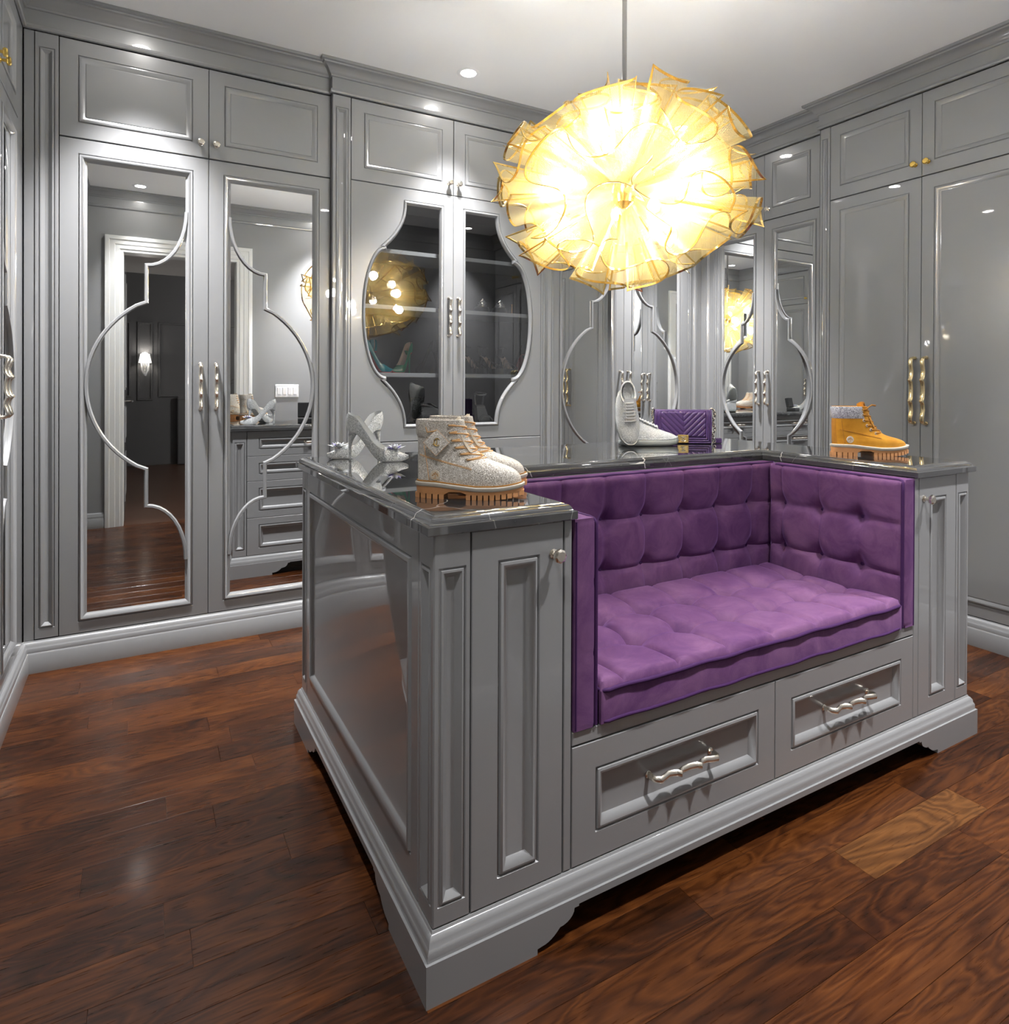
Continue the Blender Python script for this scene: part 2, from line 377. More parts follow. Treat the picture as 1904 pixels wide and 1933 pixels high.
struct(MB().box(3.80, 3.86, 0.3, 3.72, 0, CZ).obj('wall_right', WALLP))
struct(MB().box(-0.83, -0.78, 0.3, 3.72, 0, CZ).obj('wall_left', WALLP))
wf = MB(); wf.box(-0.83, -0.125, 0.18, YF_, 0, CZ); wf.box(XD + 0.015, 3.86, 0.18, YF_, 0, CZ); wf.box(-0.125, XD + 0.015, 0.18, YF_, 2.315, CZ)
struct(wf.obj('wall_front', WALLP))
# bedroom beyond the doorway
struct(MB().box(-1.6, 3.9, -4.3, -4.24, 0, CZ).obj('wall_bedroom_back', BEDP))
struct(MB().box(-1.62, -1.56, -4.24, 0.18, 0, CZ).obj('wall_bedroom_left', BEDP))
struct(MB().box(3.86, 3.92, -4.24, 0.18, 0, CZ).obj('wall_bedroom_right', BEDP))
bm_ = MB(); PB = FB(-4.24)
for (a, b_, c, d) in ((-1.9, -0.25, 1.0, 2.1), (-0.18, 0.02, 0.95, 2.1), (0.1, 1.3, 1.0, 2.1), (-3.6, -2.0, 1.0, 2.1)):
    bm_.rings([on(PB, rect(a, b_, c, d, i), w) for i, w in ((0, 0.0), (0.004, 0.018), (0.025, 0.018), (0.03, 0.0))])
struct(bm_.obj('trim_1', BEDP))
hb = []
for i in range(41):
    u = -1.0 + 2.0 * i / 40; a = abs(u); h = 1.28 if a < 0.35 else (1.20 if a < 0.5 else (1.12 if a < 0.7 else 1.02))
    h += 0.05 * cos(u * 9) if a < 0.35 else 0
    hb.append((u * 0.95, h))
poly = [(-0.95, 0.0), (0.95, 0.0)] + [(-u if False else u, h) for u, h in reversed(hb)]
t = thing('headboard', 'dark grey padded headboard with a scalloped top in the dim bedroom beyond the doorway', 'headboard', (1.45, -4.1, 0))
Ph = lambda u, v, w: (1.45 - u, -4.16 + w, v)
MB().rings([on(Ph, poly, 0.0), on(Ph, poly, 0.05), on(Ph, offset(poly, 0.012), 0.06)], True, True).obj('panel', BEDP, t)
MB().tube([Ph(u, h - 0.05, 0.062) for u, h in hb], 0.006).obj('piping', BEDP, t)
# crown and frieze along a run of plan points (room on the left of the direction of travel)
CROWN = [(0.0, 2.662), (0.010, 2.664), (0.013, 2.672), (0.010, 2.682), (0.004, 2.685), (0.004, 2.742), (0.010, 2.744), (0.012, 2.752), (0.018, 2.755), (0.024, 2.762), (0.034, 2.776), (0.050, 2.786), (0.056, 2.788), (0.058, 2.794), (0.068, 2.797), (0.070, CZ - 0.0005)]
BASE = [(0.022, 0.0), (0.022, 0.076), (0.018, 0.0825), (0.0165, 0.083), (0.0165, 0.099), (0.0135, 0.1045), (0.0125, 0.106), (0.0115, 0.115), (0.006, 0.123), (0.003, 0.1245), (0.001, 0.129), (-0.006, 0.129)]
def sweep(pts, prof):
    """profile swept along an open plan polyline, room to the left"""
    L = []; n = len(pts)
    for i in range(n):
        p = Vector(pts[i]); ns = []
        if i > 0: e = (p - Vector(pts[i - 1])).normalized(); ns.append(Vector((-e.y, e.x)))
        if i < n - 1: e = (Vector(pts[i + 1]) - p).normalized(); ns.append(Vector((-e.y, e.x)))
        m = ns[0] if len(ns) == 1 else (ns[0] + ns[1]) / max(0.3, 1 + ns[0].dot(ns[1]))
        L.append([(p.x + m.x * w, p.y + m.y * w, z) for w, z in prof])
    return MB().rings(L, closed=False)
# travel right -> left along the back wall (room at -Y is on the left when heading -X)
plan_back = [(XR, YB_), (2.181, YB_), (2.181, 3.27), (0.847, 3.27), (0.847, YB_), (XL, YB_)]
plan_right = [(XR, YF_), (3.387, YF_), (3.387, 2.356), (XR, 2.356), (XR, YB_)]
plan_left = [(XL, YB_), (XL, YF_)]
plan_front = [(XL, YF_), (3.387, YF_)]
for i, pl in enumerate((plan_back, plan_right, plan_left, plan_front)):
    struct(sweep(pl, CROWN).obj('trim_%d' % (i + 2), LACQ))
sb = sweep(plan_back, BASE); struct(sb.obj('baseboard_back', LACQ))
struct(sweep(plan_right, BASE).obj('baseboard_right', LACQ))
struct(sweep(plan_left, BASE).obj('baseboard_left', LACQ))
fb_ = sweep([(XL, YF_), (-0.25, YF_)], BASE); q = sweep([(XD + 0.14, YF_), (3.38, YF_)], BASE); fb_.add(q.v, q.f)
struct(fb_.obj('baseboard_front', LACQ))
# doorway: white casing + open grey door leaf swung into the bedroom
CAS = [(0.0, 0.0), (0.0, 0.026), (0.012, 0.030), (0.03, 0.030), (0.034, 0.024), (0.07, 0.022), (0.075, 0.018), (0.105, 0.018), (0.11, 0.012), (0.13, 0.011), (0.135, 0.0)]
def casing(xa, xb, top, yw, sgn):
    b = MB(); w_ = 0.135; L = []
    for px, pz, mx, mz in ((xa, 0, -1, 0), (xa, top, -1, 1), (xb, top, 1, 1), (xb, 0, 1, 0)):
        L.append([(px + mx * (w_ - i), yw + sgn * h, pz + mz * (w_ - i)) for i, h in CAS])
    return b.rings(L, closed=False)
dr = struct(casing(-0.11, XD, 2.30, YF_, 1).obj('door_1', CASEP))
jb = MB(); jb.box(-0.125, -0.11, 0.17, YF_, 0, 2.30); jb.box(XD, XD + 0.015, 0.17, YF_, 0, 2.30); jb.box(-0.125, XD + 0.015, 0.17, YF_, 2.30, 2.315)
jb.obj('jamb', CASEP, dr); casing(-0.11, XD, 2.30, 0.175, -1).obj('casing', CASEP, dr)
PL = lambda u, v, w: (-0.105 + w, 0.15 - u, v)
lf = MB(); R = []
lf.box(-0.148, -0.106, -0.66, 0.14, 0.012, 2.28)
leafo = lf.obj('door_leaf', LACQ, dr)
for v0, v1 in ((0.16, 0.56), (0.68, 1.0), (1.14, 2.16)):
    MB().rings([on(PL, rect(0.12, 0.70, v0, v1, i), w) for i, w in ((0, -0.0005), (0.004, 0.006), (0.02, 0.006), (0.03, -0.0003))], False, True).obj('panel', LACQ, leafo)
MB().tube([PL(0.74, 1.03, -0.001), PL(0.74, 1.03, 0.05), PL(0.63, 1.03, 0.055)], 0.008).obj('handle', STEEL, leafo)
# light switch
t = thing('light_switch', 'white four-gang rocker switch plate on the grey wall, seen in a mirror door', 'light switch', (1.216, YF_, 1.135))
PS = FB(YF_)
MB().rings([on(PS, rect(-1.322, -1.11, 1.075, 1.195, i), w) for i, w in ((0, 0.0005), (0, 0.004), (0.004, 0.007))], True, True).obj('plate', WHITEPL, t)
for j in range(4):
    u = -1.322 + 0.035 + j * 0.0475
    MB().rings([on(PS, rect(u - 0.016, u + 0.016, 1.10, 1.17, i), w) for i, w in ((0, 0.0065), (0.0, 0.009), (0.003, 0.0115))], False, True).obj('rocker', WHITEPL, t)

# ------------------------------------------------------------------ hardware prototypes
def pull_mesh(L, r=0.0062):
    k = L / 0.208
    pr = [(0, 0), (0.0, 0.012), (0.012, 0.026), (0.05, 0.0335), (0.12, 0.030), (0.20, 0.0245), (0.27, 0.0265), (0.315, 0.031), (0.34, 0.0375), (0.365, 0.031), (0.42, 0.0275), (0.5, 0.0262)]
    pr += [(1 - a, b) for a, b in reversed(pr[:-1])]
    pts = [(0, (a - 0.5) * L, b * (0.6 + 0.4 * k)) for a, b in pr]
    b = MB(); b.tube(pts, r * k ** 0.5, 8, flat=1.35, up=(0, 0.02, 1))
    for s in (-1, 1): b.lathe([(0.009, 0.0), (0.009, 0.002), (0.006, 0.004)], 10, lambda x, y, z: (x, s * L / 2 + y, z))
    return b.data('handle', NICK, 50)
PULL = pull_mesh(0.208); PULLX = pull_mesh(0.325); PULLX.materials.clear(); PULLX.materials.append(mat('pale_gold', (0.86, 0.70, 0.40), rough=0.22, metal=1.0))
KNOB = MB().lathe([(0.011, 0.0), (0.011, 0.002), (0.0055, 0.004), (0.0055, 0.016), (0.0135, 0.019), (0.016, 0.023), (0.0155, 0.029), (0.011, 0.032)], 8).data('knob', NICK, 30)
KNOBB = KNOB.copy(); KNOBB.materials.clear(); KNOBB.materials.append(BRASSK)
def fit(name, me, parent, P, u, v, turn=0.0):
    """hardware mesh (x across, y along, z out) on the frame P"""
    o = bpy.data.objects.new(name, me); COL.objects.link(o); o.parent = parent
    a = Vector(P(u, v, 0)); eu = Vector(P(u + 1, v, 0)) - a; ev = Vector(P(u, v + 1, 0)) - a; ew = Vector(P(u, v, 1)) - a
    R = Matrix((eu, ev, ew)).transposed() @ Matrix.Rotation(turn, 3, 'Z')
    m = R.to_4x4(); m.translation = a - Vector(WORLD_AT[parent.name]); o.matrix_local = m
    return o
def pilaster(P, u0, u1, par, v0=0.132, v1=2.66, f0=0.175, f1=2.60, name='pilaster', th=0.02):
    w = u1 - u0; m = 0.013
    return leaf(P, u0, u1, v0, v1, [(u0 + m, u1 - m, f0, f1)], FLUTE, th).obj(name, LACQ, par)
def strap(P, par, seam, s, a_, b_, g_, z0, z1, cc, rr, mid=1.19, hw=0.0085, w0=-0.0135, top=None):
    """the lantern fretwork over a mirror; s = -1 left leaf, +1 right leaf; a_: step, g_: stile edge, distances from the seam"""
    hgt = top - z1
    def half():
        p = []
        n = 10
        for i in range(n + 1):      # upper concave arc from the stile to the step
            t = i / n * pi / 2
            p.append((a_ - (a_ - g_) * cos(t), top - hgt * sin(t)))
        p.append((a_, z0))
        a0 = math.asin((z0 - mid) / rr)
        for i in range(1, 15):
            a = a0 * (1 - i / 14); p.append((cc + rr * cos(a), mid + rr * sin(a)))
        return p
    h = half(); full = h + [(u, 2 * mid - v) for u, v in reversed(h[:-1])]
    pts = [(seam + s * u, v) for u, v in full]; n = len(pts); L = []
    for i in range(n):
        e = []
        p = Vector(pts[i])
        if i > 0: e.append((p - Vector(pts[i - 1])).normalized())
        if i < n - 1: e.append((Vector(pts[i + 1]) - p).normalized())
        ns = [Vector((-q.y, q.x)) for q in e]; m = ns[0] if len(ns) == 1 else (ns[0] + ns[1]) / max(0.5, 1 + ns[0].dot(ns[1]))
        prof = [(-hw, w0), (-hw, w0 + 0.006), (-hw * 0.5, w0 + 0.014), (hw * 0.5, w0 + 0.014), (hw, w0 + 0.006), (hw, w0)]
        L.append([P(p.x + m.x * q, p.y + m.y * q, w) for q, w in prof])
    return MB().rings(L, True, True, False).obj('fretwork', LACQ, par)
def mirror_door(P, par, u0, u1, seam, s, dims, v0=0.131, v1=2.241, handle=None):
    fr = dims['frame']; b = leaf(P, u0, u1, v0, v1, [(*sorted((seam + s * fr[0], seam + s * fr[1])), 0.18, 2.18)], MIRF, 0.022, True)
    o = b.obj('wardrobe_door', LACQ, par)
    a, c = sorted((seam + s * (fr[0] + 0.031), seam + s * (fr[1] - 0.031)))
    MB().box(a, c, 0.211, 2.149, -0.018, -0.0125, 0, P).obj('mirror', MIRR, o, None)
    strap(P, o, seam, s, **dims['strap'])
    if handle: fit('handle', PULL, o, P, seam + s * 0.033, 1.187)
    return o
def upper_door(P, par, u0, u1, k, me=None, v0=2.2445, v1=2.6585, i0=0.066):
    o = leaf(P, u0, u1, v0, v1, [(u0 + i0, u1 - i0, 2.31, 2.596)], PANEL, 0.022).obj('cupboard_door', LACQ, par)
    fit('knob', me or KNOB, o, P, k, 2.308); return o
def carcass(P, par, u0, u1, d=0.33, v0=0.0, v1=2.66):
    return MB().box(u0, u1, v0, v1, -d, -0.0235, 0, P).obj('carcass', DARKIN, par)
DW = dict(frame=(0.063, 0.508), strap=dict(a_=0.252, b_=0, g_=0.092, z0=1.563, z1=1.728, cc=0.052, rr=0.428, top=1.985))
DN = dict(frame=(0.058, 0.366), strap=dict(a_=0.180, b_=0, g_=0.086, z0=1.482, z1=1.604, cc=-0.011, rr=0.350, top=1.80))

# ------------------------------------------------------------------ back wall, left: mirrored wardrobe
P = FA(YB_)
t = thing('mirrored_wardrobe', 'tall grey wardrobe with lantern-fretwork mirror doors, left of the glass display cabinet', 'wardrobe', (0.28, YB_, 0))
carcass(P, t, -0.41, 0.846)
MB().box(-0.413, -0.3785, 0.131, 2.66, -0.02, -0.004, 0, P).obj('filler', LACQ, t)
pilaster(P, -0.3775, -0.2935, t)
mirror_door(P, t, -0.293, 0.282, 0.282, -1, DW, handle=True); mirror_door(P, t, 0.282, 0.8465, 0.282, 1, DW, handle=True)
upper_door(P, t, -0.293, 0.282, 0.248); upper_door(P, t, 0.282, 0.8465, 0.314)
# ------------------------------------------------------------------ back wall, middle: glass display cabinet
P = FA(3.27); PD = P; SEAM = 1.514
t = thing('display_cabinet', 'grey display cabinet with lantern-shaped glass doors and shoe shelves on the back wall', 'display cabinet', (SEAM, 3.27, 0)); CAB2 = t
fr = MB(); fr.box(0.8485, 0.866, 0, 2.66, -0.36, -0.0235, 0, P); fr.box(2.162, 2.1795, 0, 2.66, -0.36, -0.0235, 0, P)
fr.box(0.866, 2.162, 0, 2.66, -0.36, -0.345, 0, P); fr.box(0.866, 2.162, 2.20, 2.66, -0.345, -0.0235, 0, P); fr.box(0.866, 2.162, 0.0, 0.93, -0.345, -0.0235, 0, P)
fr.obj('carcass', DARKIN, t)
for a, b_ in ((0.847, 0.8484), (2.1796, 2.181)): MB().box(a, b_, 0.0, 2.66, -0.045, 0.0, 0, P).obj('side_panel', LACQ, t)
for z, tk in ((1.921, 0.022), (1.622, 0.022), (1.262, 0.022)):
    MB().box(0.868, 2.160, z - tk, z, -0.344, -0.045, 0.001, P).obj('shelf', SHELFP, t)
MB().box(0.868, 2.160, 0.9305, 0.944, -0.344, -0.03, 0.001, P).obj('shelf', SHELFP, t)
pilaster(P, 0.8475, 0.9395, t); pilaster(P, 2.0885, 2.1805, t)
g = [(0.0, 0.0)]
def lantern(s):
    """glass outline of one leaf in distance-from-seam, mirrored by s, counter-clockwise"""
    top, bot, e = 2.160, 0.985, 0.078
    A = []
    a1 = math.asin(0.235 / 0.40)
    low = [(0.270 + 0.40 * (1 - cos(a1 * i / 8)), bot + 0.40 * sin(a1 * i / 8)) for i in range(9)]         # rises, drifting out
    k_ = 0.386 / low[-1][0]; low = [(0.270 + (x - 0.270) * (0.116 / (low[-1][0] - 0.270)), z) for x, z in low]
    x1, z1 = low[-1]
    low += [(x1 - 0.004, z1 + 0.003), (x1 - 0.004, z1 + 0.016)]
    zb = z1 + 0.020; zt = 2 * 1.5725 - zb; xe = x1 - 0.002; H = (zt - zb) / 2; S = 0.497 - xe
    big = [(xe + S * sqrt(max(0.0, 1 - t * t)), 1.5725 + H * t) for t in [sin(-pi / 2 + pi * i / 32) for i in range(33)]]
    up = [(x, 2 * 1.5725 - z) for x, z in reversed(low)]
    A = [(e, bot)] + low + big + up + [(e, top)]
    pts = [(SEAM + s * x, z) for x, z in A]
    return pts if s > 0 else list(reversed(pts))
LP = [(-0.021, 0), (-0.019, -0.004), (-0.017, -0.004), (-0.015, 0.003), (-0.010, 0.006), (-0.006, 0.005), (-0.001, -0.004), (0.003, -0.0115), (0.003, -0.016)]
for s in (-1, 1):
    u0, u1 = (0.9405, SEAM - 0.001) if s < 0 else (SEAM + 0.001, 2.0875); v0, v1 = 0.899, 2.2415
    gl = lantern(s); out = offset(gl, LP[0][0]); b = MB()
    ro = [Vector((*q, 0)) for q in rect(u0, u1, v0, v1, 0.0015)]; ri = [Vector((*q, 0)) for q in out]
    tri = tessellate_polygon([ro, ri]); allv = ro + ri
    b.add([P(q.x, q.y, 0) for q in allv], [tuple(f) for f in tri])
    b.rings([on(P, rect(u0, u1, v0, v1), -0.02), on(P, rect(u0, u1, v0, v1), -0.0015), on(P, rect(u0, u1, v0, v1, 0.0015), 0)])
    b.rings([on(P, offset(gl, i), w) for i, w in LP])
    o = b.obj('glass_door', LACQ, t, 35, True)
    gb = MB(); gb.rings([on(P, offset(gl, -0.001), -0.011)], False, True); gb.obj('glass_pane', GLASS, o, None)
    fit('handle', PULL, o, P, SEAM + s * 0.028, 1.573)
    upper_door(P, t, u0, u1, SEAM + s * 0.028)
    d_ = leaf(P, u0, u1, 0.131, 0.896, [(u0 + 0.066, u1 - 0.066, 0.19, 0.838)], PANEL, 0.022).obj('wardrobe_door', LACQ, t)
    fit('handle', PULL, d_, P, SEAM + s * 0.034, 0.60)
# ------------------------------------------------------------------ back wall, right: mirrored wardrobe in the corner
P = FA(YB_)
t = thing('mirrored_wardrobe', 'grey wardrobe with lantern-fretwork mirror doors in the far corner, behind the sneakers and purple handbag', 'wardrobe', (2.75, YB_, 0))
carcass(P, t, 2.183, 3.40)
mirror_door(P, t, 2.1825, 2.75, 2.75, -1, DW, handle=True); mirror_door(P, t, 2.75, 3.3205, 2.75, 1, DW, handle=True)
upper_door(P, t, 2.1825, 2.75, 2.716); upper_door(P, t, 2.75, 3.3205, 2.784)
pilaster(P, 3.3215, 3.415, t)
MB().box(3.4155, 3.4475, 0.131, 2.66, -0.02, -0.003, 0, P).obj('filler', LACQ, t)
# ------------------------------------------------------------------ right wall: narrow mirrored wardrobe + projecting plain wardrobe
P = FC(XR)
t = thing('mirrored_wardrobe', 'narrow grey wardrobe with two lantern-fretwork mirror doors on the right wall, nearest the far corner', 'wardrobe', (XR, 2.779, 0))
carcass(P, t, -3.30, -2.37)
pilaster(P, -3.272, -3.164, t)
MB().box(-3.3068, -3.2725, 0.131, 2.66, -0.02, -0.0032, 0, P).obj('filler', LACQ, t)
mirror_door(P, t, -3.163, -2.779, -2.779, -1, DN, handle=True); mirror_door(P, t, -2.779, -2.395, -2.779, 1, DN, handle=True)
upper_door(P, t, -3.163, -2.779, -2.813, i0=0.058); upper_door(P, t, -2.779, -2.395, -2.745, i0=0.058)
MB().box(-2.394, -2.358, 0.131, 2.66, -0.02, 0, 0, P).obj('filler', LACQ, t)
P = FC(3.387)
t = thing('panelled_wardrobe', 'tall grey wardrobe with two plain panelled doors and long gold pulls on the right wall', 'wardrobe', (3.387, 1.80, 0))
carcass(P, t, -2.354, -1.25)
MB().box(-2.356, -2.3545, 0.0, 2.66, -0.058, 0, 0, P).obj('side_panel', LACQ, t)
pilaster(P, -2.354, -2.292, t); pilaster(P, -1.308, -1.25, t)
for s, (u0, u1) in ((-1, (-2.291, -1.80)), (1, (-1.80, -1.309))):
    o = leaf(P, u0, u1, 0.131, 2.2415, [(u0 + 0.058, u1 - 0.058, 0.19, 2.178)], PANEL, 0.022).obj('wardrobe_door', LACQ, t)
    fit('handle', PULLX, o, P, -1.80 + s * 0.028, 1.180)
    upper_door(P, t, u0, u1, -1.80 + s * 0.030, KNOBB, i0=0.058)
t = thing('panelled_wardrobe', 'grey panelled wardrobe end on the right wall, nearest the doorway', 'wardrobe', (3.387, 0.8, 0))
carcass(P, t, -1.249, -0.31)
for s, (u0, u1) in ((-1, (-1.249, -0.79)), (1, (-0.79, -0.33))):
    o = leaf(P, u0, u1, 0.131, 2.2415, [(u0 + 0.058, u1 - 0.058, 0.19, 2.178)], PANEL, 0.022).obj('wardrobe_door', LACQ, t)
    fit('handle', PULLX, o, P, -0.79 + s * 0.028, 1.180); upper_door(P, t, u0, u1, -0.79 + s * 0.030, KNOBB, i0=0.058)
# ------------------------------------------------------------------ left wall
P = FD(XL)
t = thing('mirrored_wardrobe', 'grey wardrobe with lantern-fretwork mirror doors on the left wall, cut by the photo edge', 'wardrobe', (XL, 2.757, 0))
carcass(P, t, 2.20, 3.29)
MB().box(3.178, 3.300, 0.131, 2.66, -0.02, -0.002, 0, P).obj('filler', LACQ, t)
mirror_door(P, t, 2.338, 2.757, 2.757, -1, DN, handle=True); mirror_door(P, t, 2.757, 3.176, 2.757, 1, DN, handle=True)
upper_door(P, t, 2.338, 2.757, 2.723, KNOBB, i0=0.058); upper_door(P, t, 2.757, 3.176, 2.791, KNOBB, i0=0.058)
pilaster(P, 2.245, 2.337, t)
t = thing('panelled_wardrobe', 'grey wardrobe with plain panelled doors on the left wall, outside the frame', 'wardrobe', (XL, 1.4, 0))
carcass(P, t, 0.47, 2.198)
for s, (u0, u1) in ((-1, (0.55, 1.395)), (1, (1.395, 2.243))):
    o = leaf(P, u0, u1, 0.131, 2.2415, [(u0 + 0.066, u1 - 0.066, 0.19, 2.178)], PANEL, 0.022).obj('wardrobe_door', LACQ, t)
    fit('handle', PULL, o, P, 1.395 + s * 0.033, 1.187); upper_door(P, t, u0, u1, 1.395 + s * 0.034, KNOBB)
MB().box(0.302, 0.549, 0.131, 2.66, -0.02, -0.002, 0, P).obj('filler', LACQ, t)
# ------------------------------------------------------------------ island
IX0, IX1, IY0, IY1 = 0.503, 2.511, 1.172, 2.342
CT, CB = 0.9425, 0.906
t = thing('dressing_island', 'grey lacquered dressing island with panelled ends, drawers and a built-in bench recess', 'island', (1.507, 1.757, 0)); ISL = t
c = MB(); c.box(IX0 + 0.021, 0.834, IY0 + 0.023, IY1 - 0.023, 0.10, CB - 0.001); c.box(2.174, IX1 - 0.021, IY0 + 0.023, IY1 - 0.023, 0.10, CB - 0.001)
c.box(0.834, 2.174, 1.752, IY1 - 0.023, 0.10, CB - 0.001); c.box(0.834, 2.174, IY0 + 0.023, 1.752, 0.10, 0.4315)
c.obj('carcass', LACQ, t)
P = FA(IY0); V0 = 0.130
def isl_pil(P, u0, u1, nm='pilaster'): return leaf(P, u0, u1, V0, CB, [(u0 + 0.0105, u1 - 0.0105, 0.168, 0.838)], FLUTE, 0.021).obj(nm, LACQ, t)
isl_pil(P, IX0, 0.5845); isl_pil(P, 2.4295, IX1)
for u0, u1, uk in ((0.5855, 0.8105, 0.783), (2.2035, 2.4285, 2.231)):
    o = leaf(P, u0, u1, V0, CB - 0.002, [(0.5 * (u0 + u1) - 0.051, 0.5 * (u0 + u1) + 0.051, 0.178, 0.838)], DEEP, 0.021).obj('cabinet_door', LACQ, t)
    fit('knob', KNOB, o, P, uk, 0.835)
leaf(P, 0.8115, 0.8335, V0, CB, [], []).obj('stile', LACQ, t); leaf(P, 2.1745, 2.2025, V0, CB, [], []).obj('stile', LACQ, t)
leaf(P, 0.8335, 2.1745, 0.400, 0.432, [], []).obj('rail', LACQ, t)
for u0, u1 in ((0.8340, 1.5085), (1.5085, 2.1740)):
    o = leaf(P, u0, u1, V0, 0.3985, [(u0 + 0.066, u1 - 0.066, 0.190, 0.3375)], DEEP, 0.021).obj('drawer', LACQ, t)
    fit('handle', PULL, o, lambda u, v, w: P(u, v, w - 0.0135), 0.5 * (u0 + u1), 0.266, pi / 2)
# left end (faces -X), right end (+X), back (+Y)
P = FC(IX0)
isl_pil(P, -1.2495, -IY0 - 0.0005, 'pilaster'); isl_pil(P, -IY1 + 0.0005, -2.2645, 'pilaster')
leaf(P, -2.2635, -1.2505, V0, CB, [(-2.226, -1.290, 0.203, 0.838)], [(0, 0), (0.002, -0.004), (0.004, -0.004), (0.007, 0.004), (0.013, 0.005), (0.018, 0.003), (0.026, -0.007), (0.030, -0.009)], 0.021).obj('end_panel', LACQ, t)
P = FD(IX1)
isl_pil(P, IY0 + 0.0005, 1.2495, 'pilaster'); isl_pil(P, 2.2645, IY1 - 0.0005, 'pilaster')
leaf(P, 1.2505, 2.2635, V0, CB, [(1.290, 2.226, 0.203, 0.838)], DEEP, 0.021).obj('end_panel', LACQ, t)
P = FB(IY1)
isl_pil(P, -IX1, -2.4295, 'pilaster'); isl_pil(P, -0.5845, -IX0, 'pilaster')
hz = [0.904, 0.748, 0.592, 0.362, V0]
for u0, u1 in ((-2.4285, -1.5075), (-1.5065, -0.5855)):
    for a, b in zip(hz[1:], hz[:-1]):
        o = leaf(P, u0, u1, a, b, [(u0 + 0.07, u1 - 0.07, a + 0.042, b - 0.042)], DEEP, 0.021).obj('drawer', LACQ, t)
        fit('handle', PULL, o, lambda u, v, w: P(u, v, w - 0.0135), 0.5 * (u0 + u1), 0.5 * (a + b), pi / 2)
# plinth: moulded top ring and a bracket-footed board on each side
ring = [(IX0, IY0), (IX1, IY0), (IX1, IY1), (IX0, IY1)]
pm = [(o_, z) for o_, z in BASE[2:]]
L = [[(p[0], p[1], z) for p in offset(ring, -o_)] for o_, z in pm]
MB().rings([[(p[0], p[1], 0.0828) for p in offset(ring, 0.002)]] + L).obj('plinth_moulding', LACQ, t)
def foot_poly(a, b):
    """board outline between a and b with bracket feet"""
    f = 0.252 if b - a > 1.5 else 0.215
    prof = [(f, 0.0), (f, 0.012), (f + 0.012, 0.0135)]
    prof += [(f + 0.012 + 0.045 * i / 6, 0.0135 + 0.022 * (i / 6) ** 2) for i in range(1, 7)]
    prof += [(f + 0.057 + 0.038 * sin(pi / 2 * i / 6), 0.0355 + 0.027 * (1 - cos(pi / 2 * i / 6))) for i in range(1, 7)]
    prof += [(f + 0.107, 0.0625), (f + 0.107, 0.067)]
    return [(a, 0)] + [(a + u, v) for u, v in prof] + [(b - u, v) for u, v in reversed(prof)] + [(b, 0), (b, 0.083), (a, 0.083)]
for P, a, b, m in ((FA(IY0 - 0.022), IX0 - 0.022, IX1 + 0.022, 1), (FB(IY1 + 0.022), -IX1 - 0.022, -IX0 + 0.022, 1), (FC(IX0 - 0.022), -IY1 - 0.022, -IY0 + 0.022, 1), (FD(IX1 + 0.022), IY0 - 0.022, IY1 + 0.022, 1)):
    pl = foot_poly(a, b); bk = [(min(max(u, a + 0.02), b - 0.02), v) for u, v in pl]
    q = MB(); tri = tessellate_polygon([[Vector((u, v, 0)) for u, v in pl]])
    q.add([P(u, v, 0) for u, v in pl], [tuple(f) for f in tri])
    q.add([P(u, v, -0.02) for u, v in bk], [tuple(f) for f in tri])
    q.rings([on(P, pl, 0), on(P, bk, -0.02)])
    q.obj('plinth_board', LACQ, t, None)
# marble worktop
ct = [(0.484, 1.158), (0.838, 1.158), (0.838, 1.752), (2.170, 1.752), (2.170, 1.158), (2.530, 1.158), (2.530, 2.361), (0.484, 2.361)]
OG = [(0.03, CB), (0.002, CB), (0.0, CB + 0.002), (0.0, CB + 0.0175), (0.002, CB + 0.0195), (0.006, CB + 0.020), (0.008, CB + 0.0215), (0.0095, CB + 0.026), (0.013, CB + 0.0305), (0.018, CB + 0.0325), (0.0205, CB + 0.033), (0.0225, CB + 0.0345), (0.026, CB + 0.0362), (0.030, CT)]
w_ = MB(); w_.rings([[(x, y, z) for x, y in offset(ct, i)] for i, z in OG])
for lp, rev in ((offset(ct, 0.03), 0),):
    tri = tessellate_polygon([[Vector((x, y, 0)) for x, y in lp]]); w_.add([(x, y, CT) for x, y in lp], [tuple(f) for f in tri])
    w_.add([(x, y, CB) for x, y in lp], [tuple(f) for f in tri])
wt = w_.obj('marble_worktop', MARB, None, 30)
tag(wt, 'U-shaped dark grey marble worktop with white veins and moulded edge on the island', 'worktop')

# ------------------------------------------------------------------ tufted bench
t = thing('tufted_bench', 'purple velvet button-tufted bench cushions built into the island', 'bench', (1.504, 1.45, 0.432)); BEN = t
BX0, BX1, BY0 = 0.8375, 2.1705, 1.168
def cells(x, cuts):
    for a, b in zip(cuts[:-1], cuts[1:]):
        if a <= x <= b: return (x - a) / (b - a)
    return 0.0
def pillow(x, y, cx, cy_, H, seamx=1.0, seamy=0.75):
    a, b = cells(x, cx), cells(y, cy_)
    fx = (1 - (2 * a - 1) ** 4) ; fy = (1 - (2 * b - 1) ** 4)
    return H * (1 - seamx * (1 - fx) ** 3 * 0.62) * (1 - seamy * (1 - fy) ** 3 * 0.55)
def dimple(x, y, bt, D, s=0.021):
    return sum(D * exp(-((x - p) ** 2 + (y - q) ** 2) / (2 * s * s)) + 0.35 * D * exp(-((x - p) ** 2 + (y - q) ** 2) / (2 * (2.6 * s) ** 2)) for p, q in bt)
def edge(a, lo, hi, w=0.02):
    e = min(a - lo, hi - a) / w
    return 0.0 if e <= 0 else (1.0 if e >= 1 else sqrt(1 - (1 - e) ** 2))
BTN = MB().lathe([(0.009, -0.002), (0.0105, 0.002), (0.0085, 0.006), (0.003, 0.008)], 12).data('button', PIPE, 60)
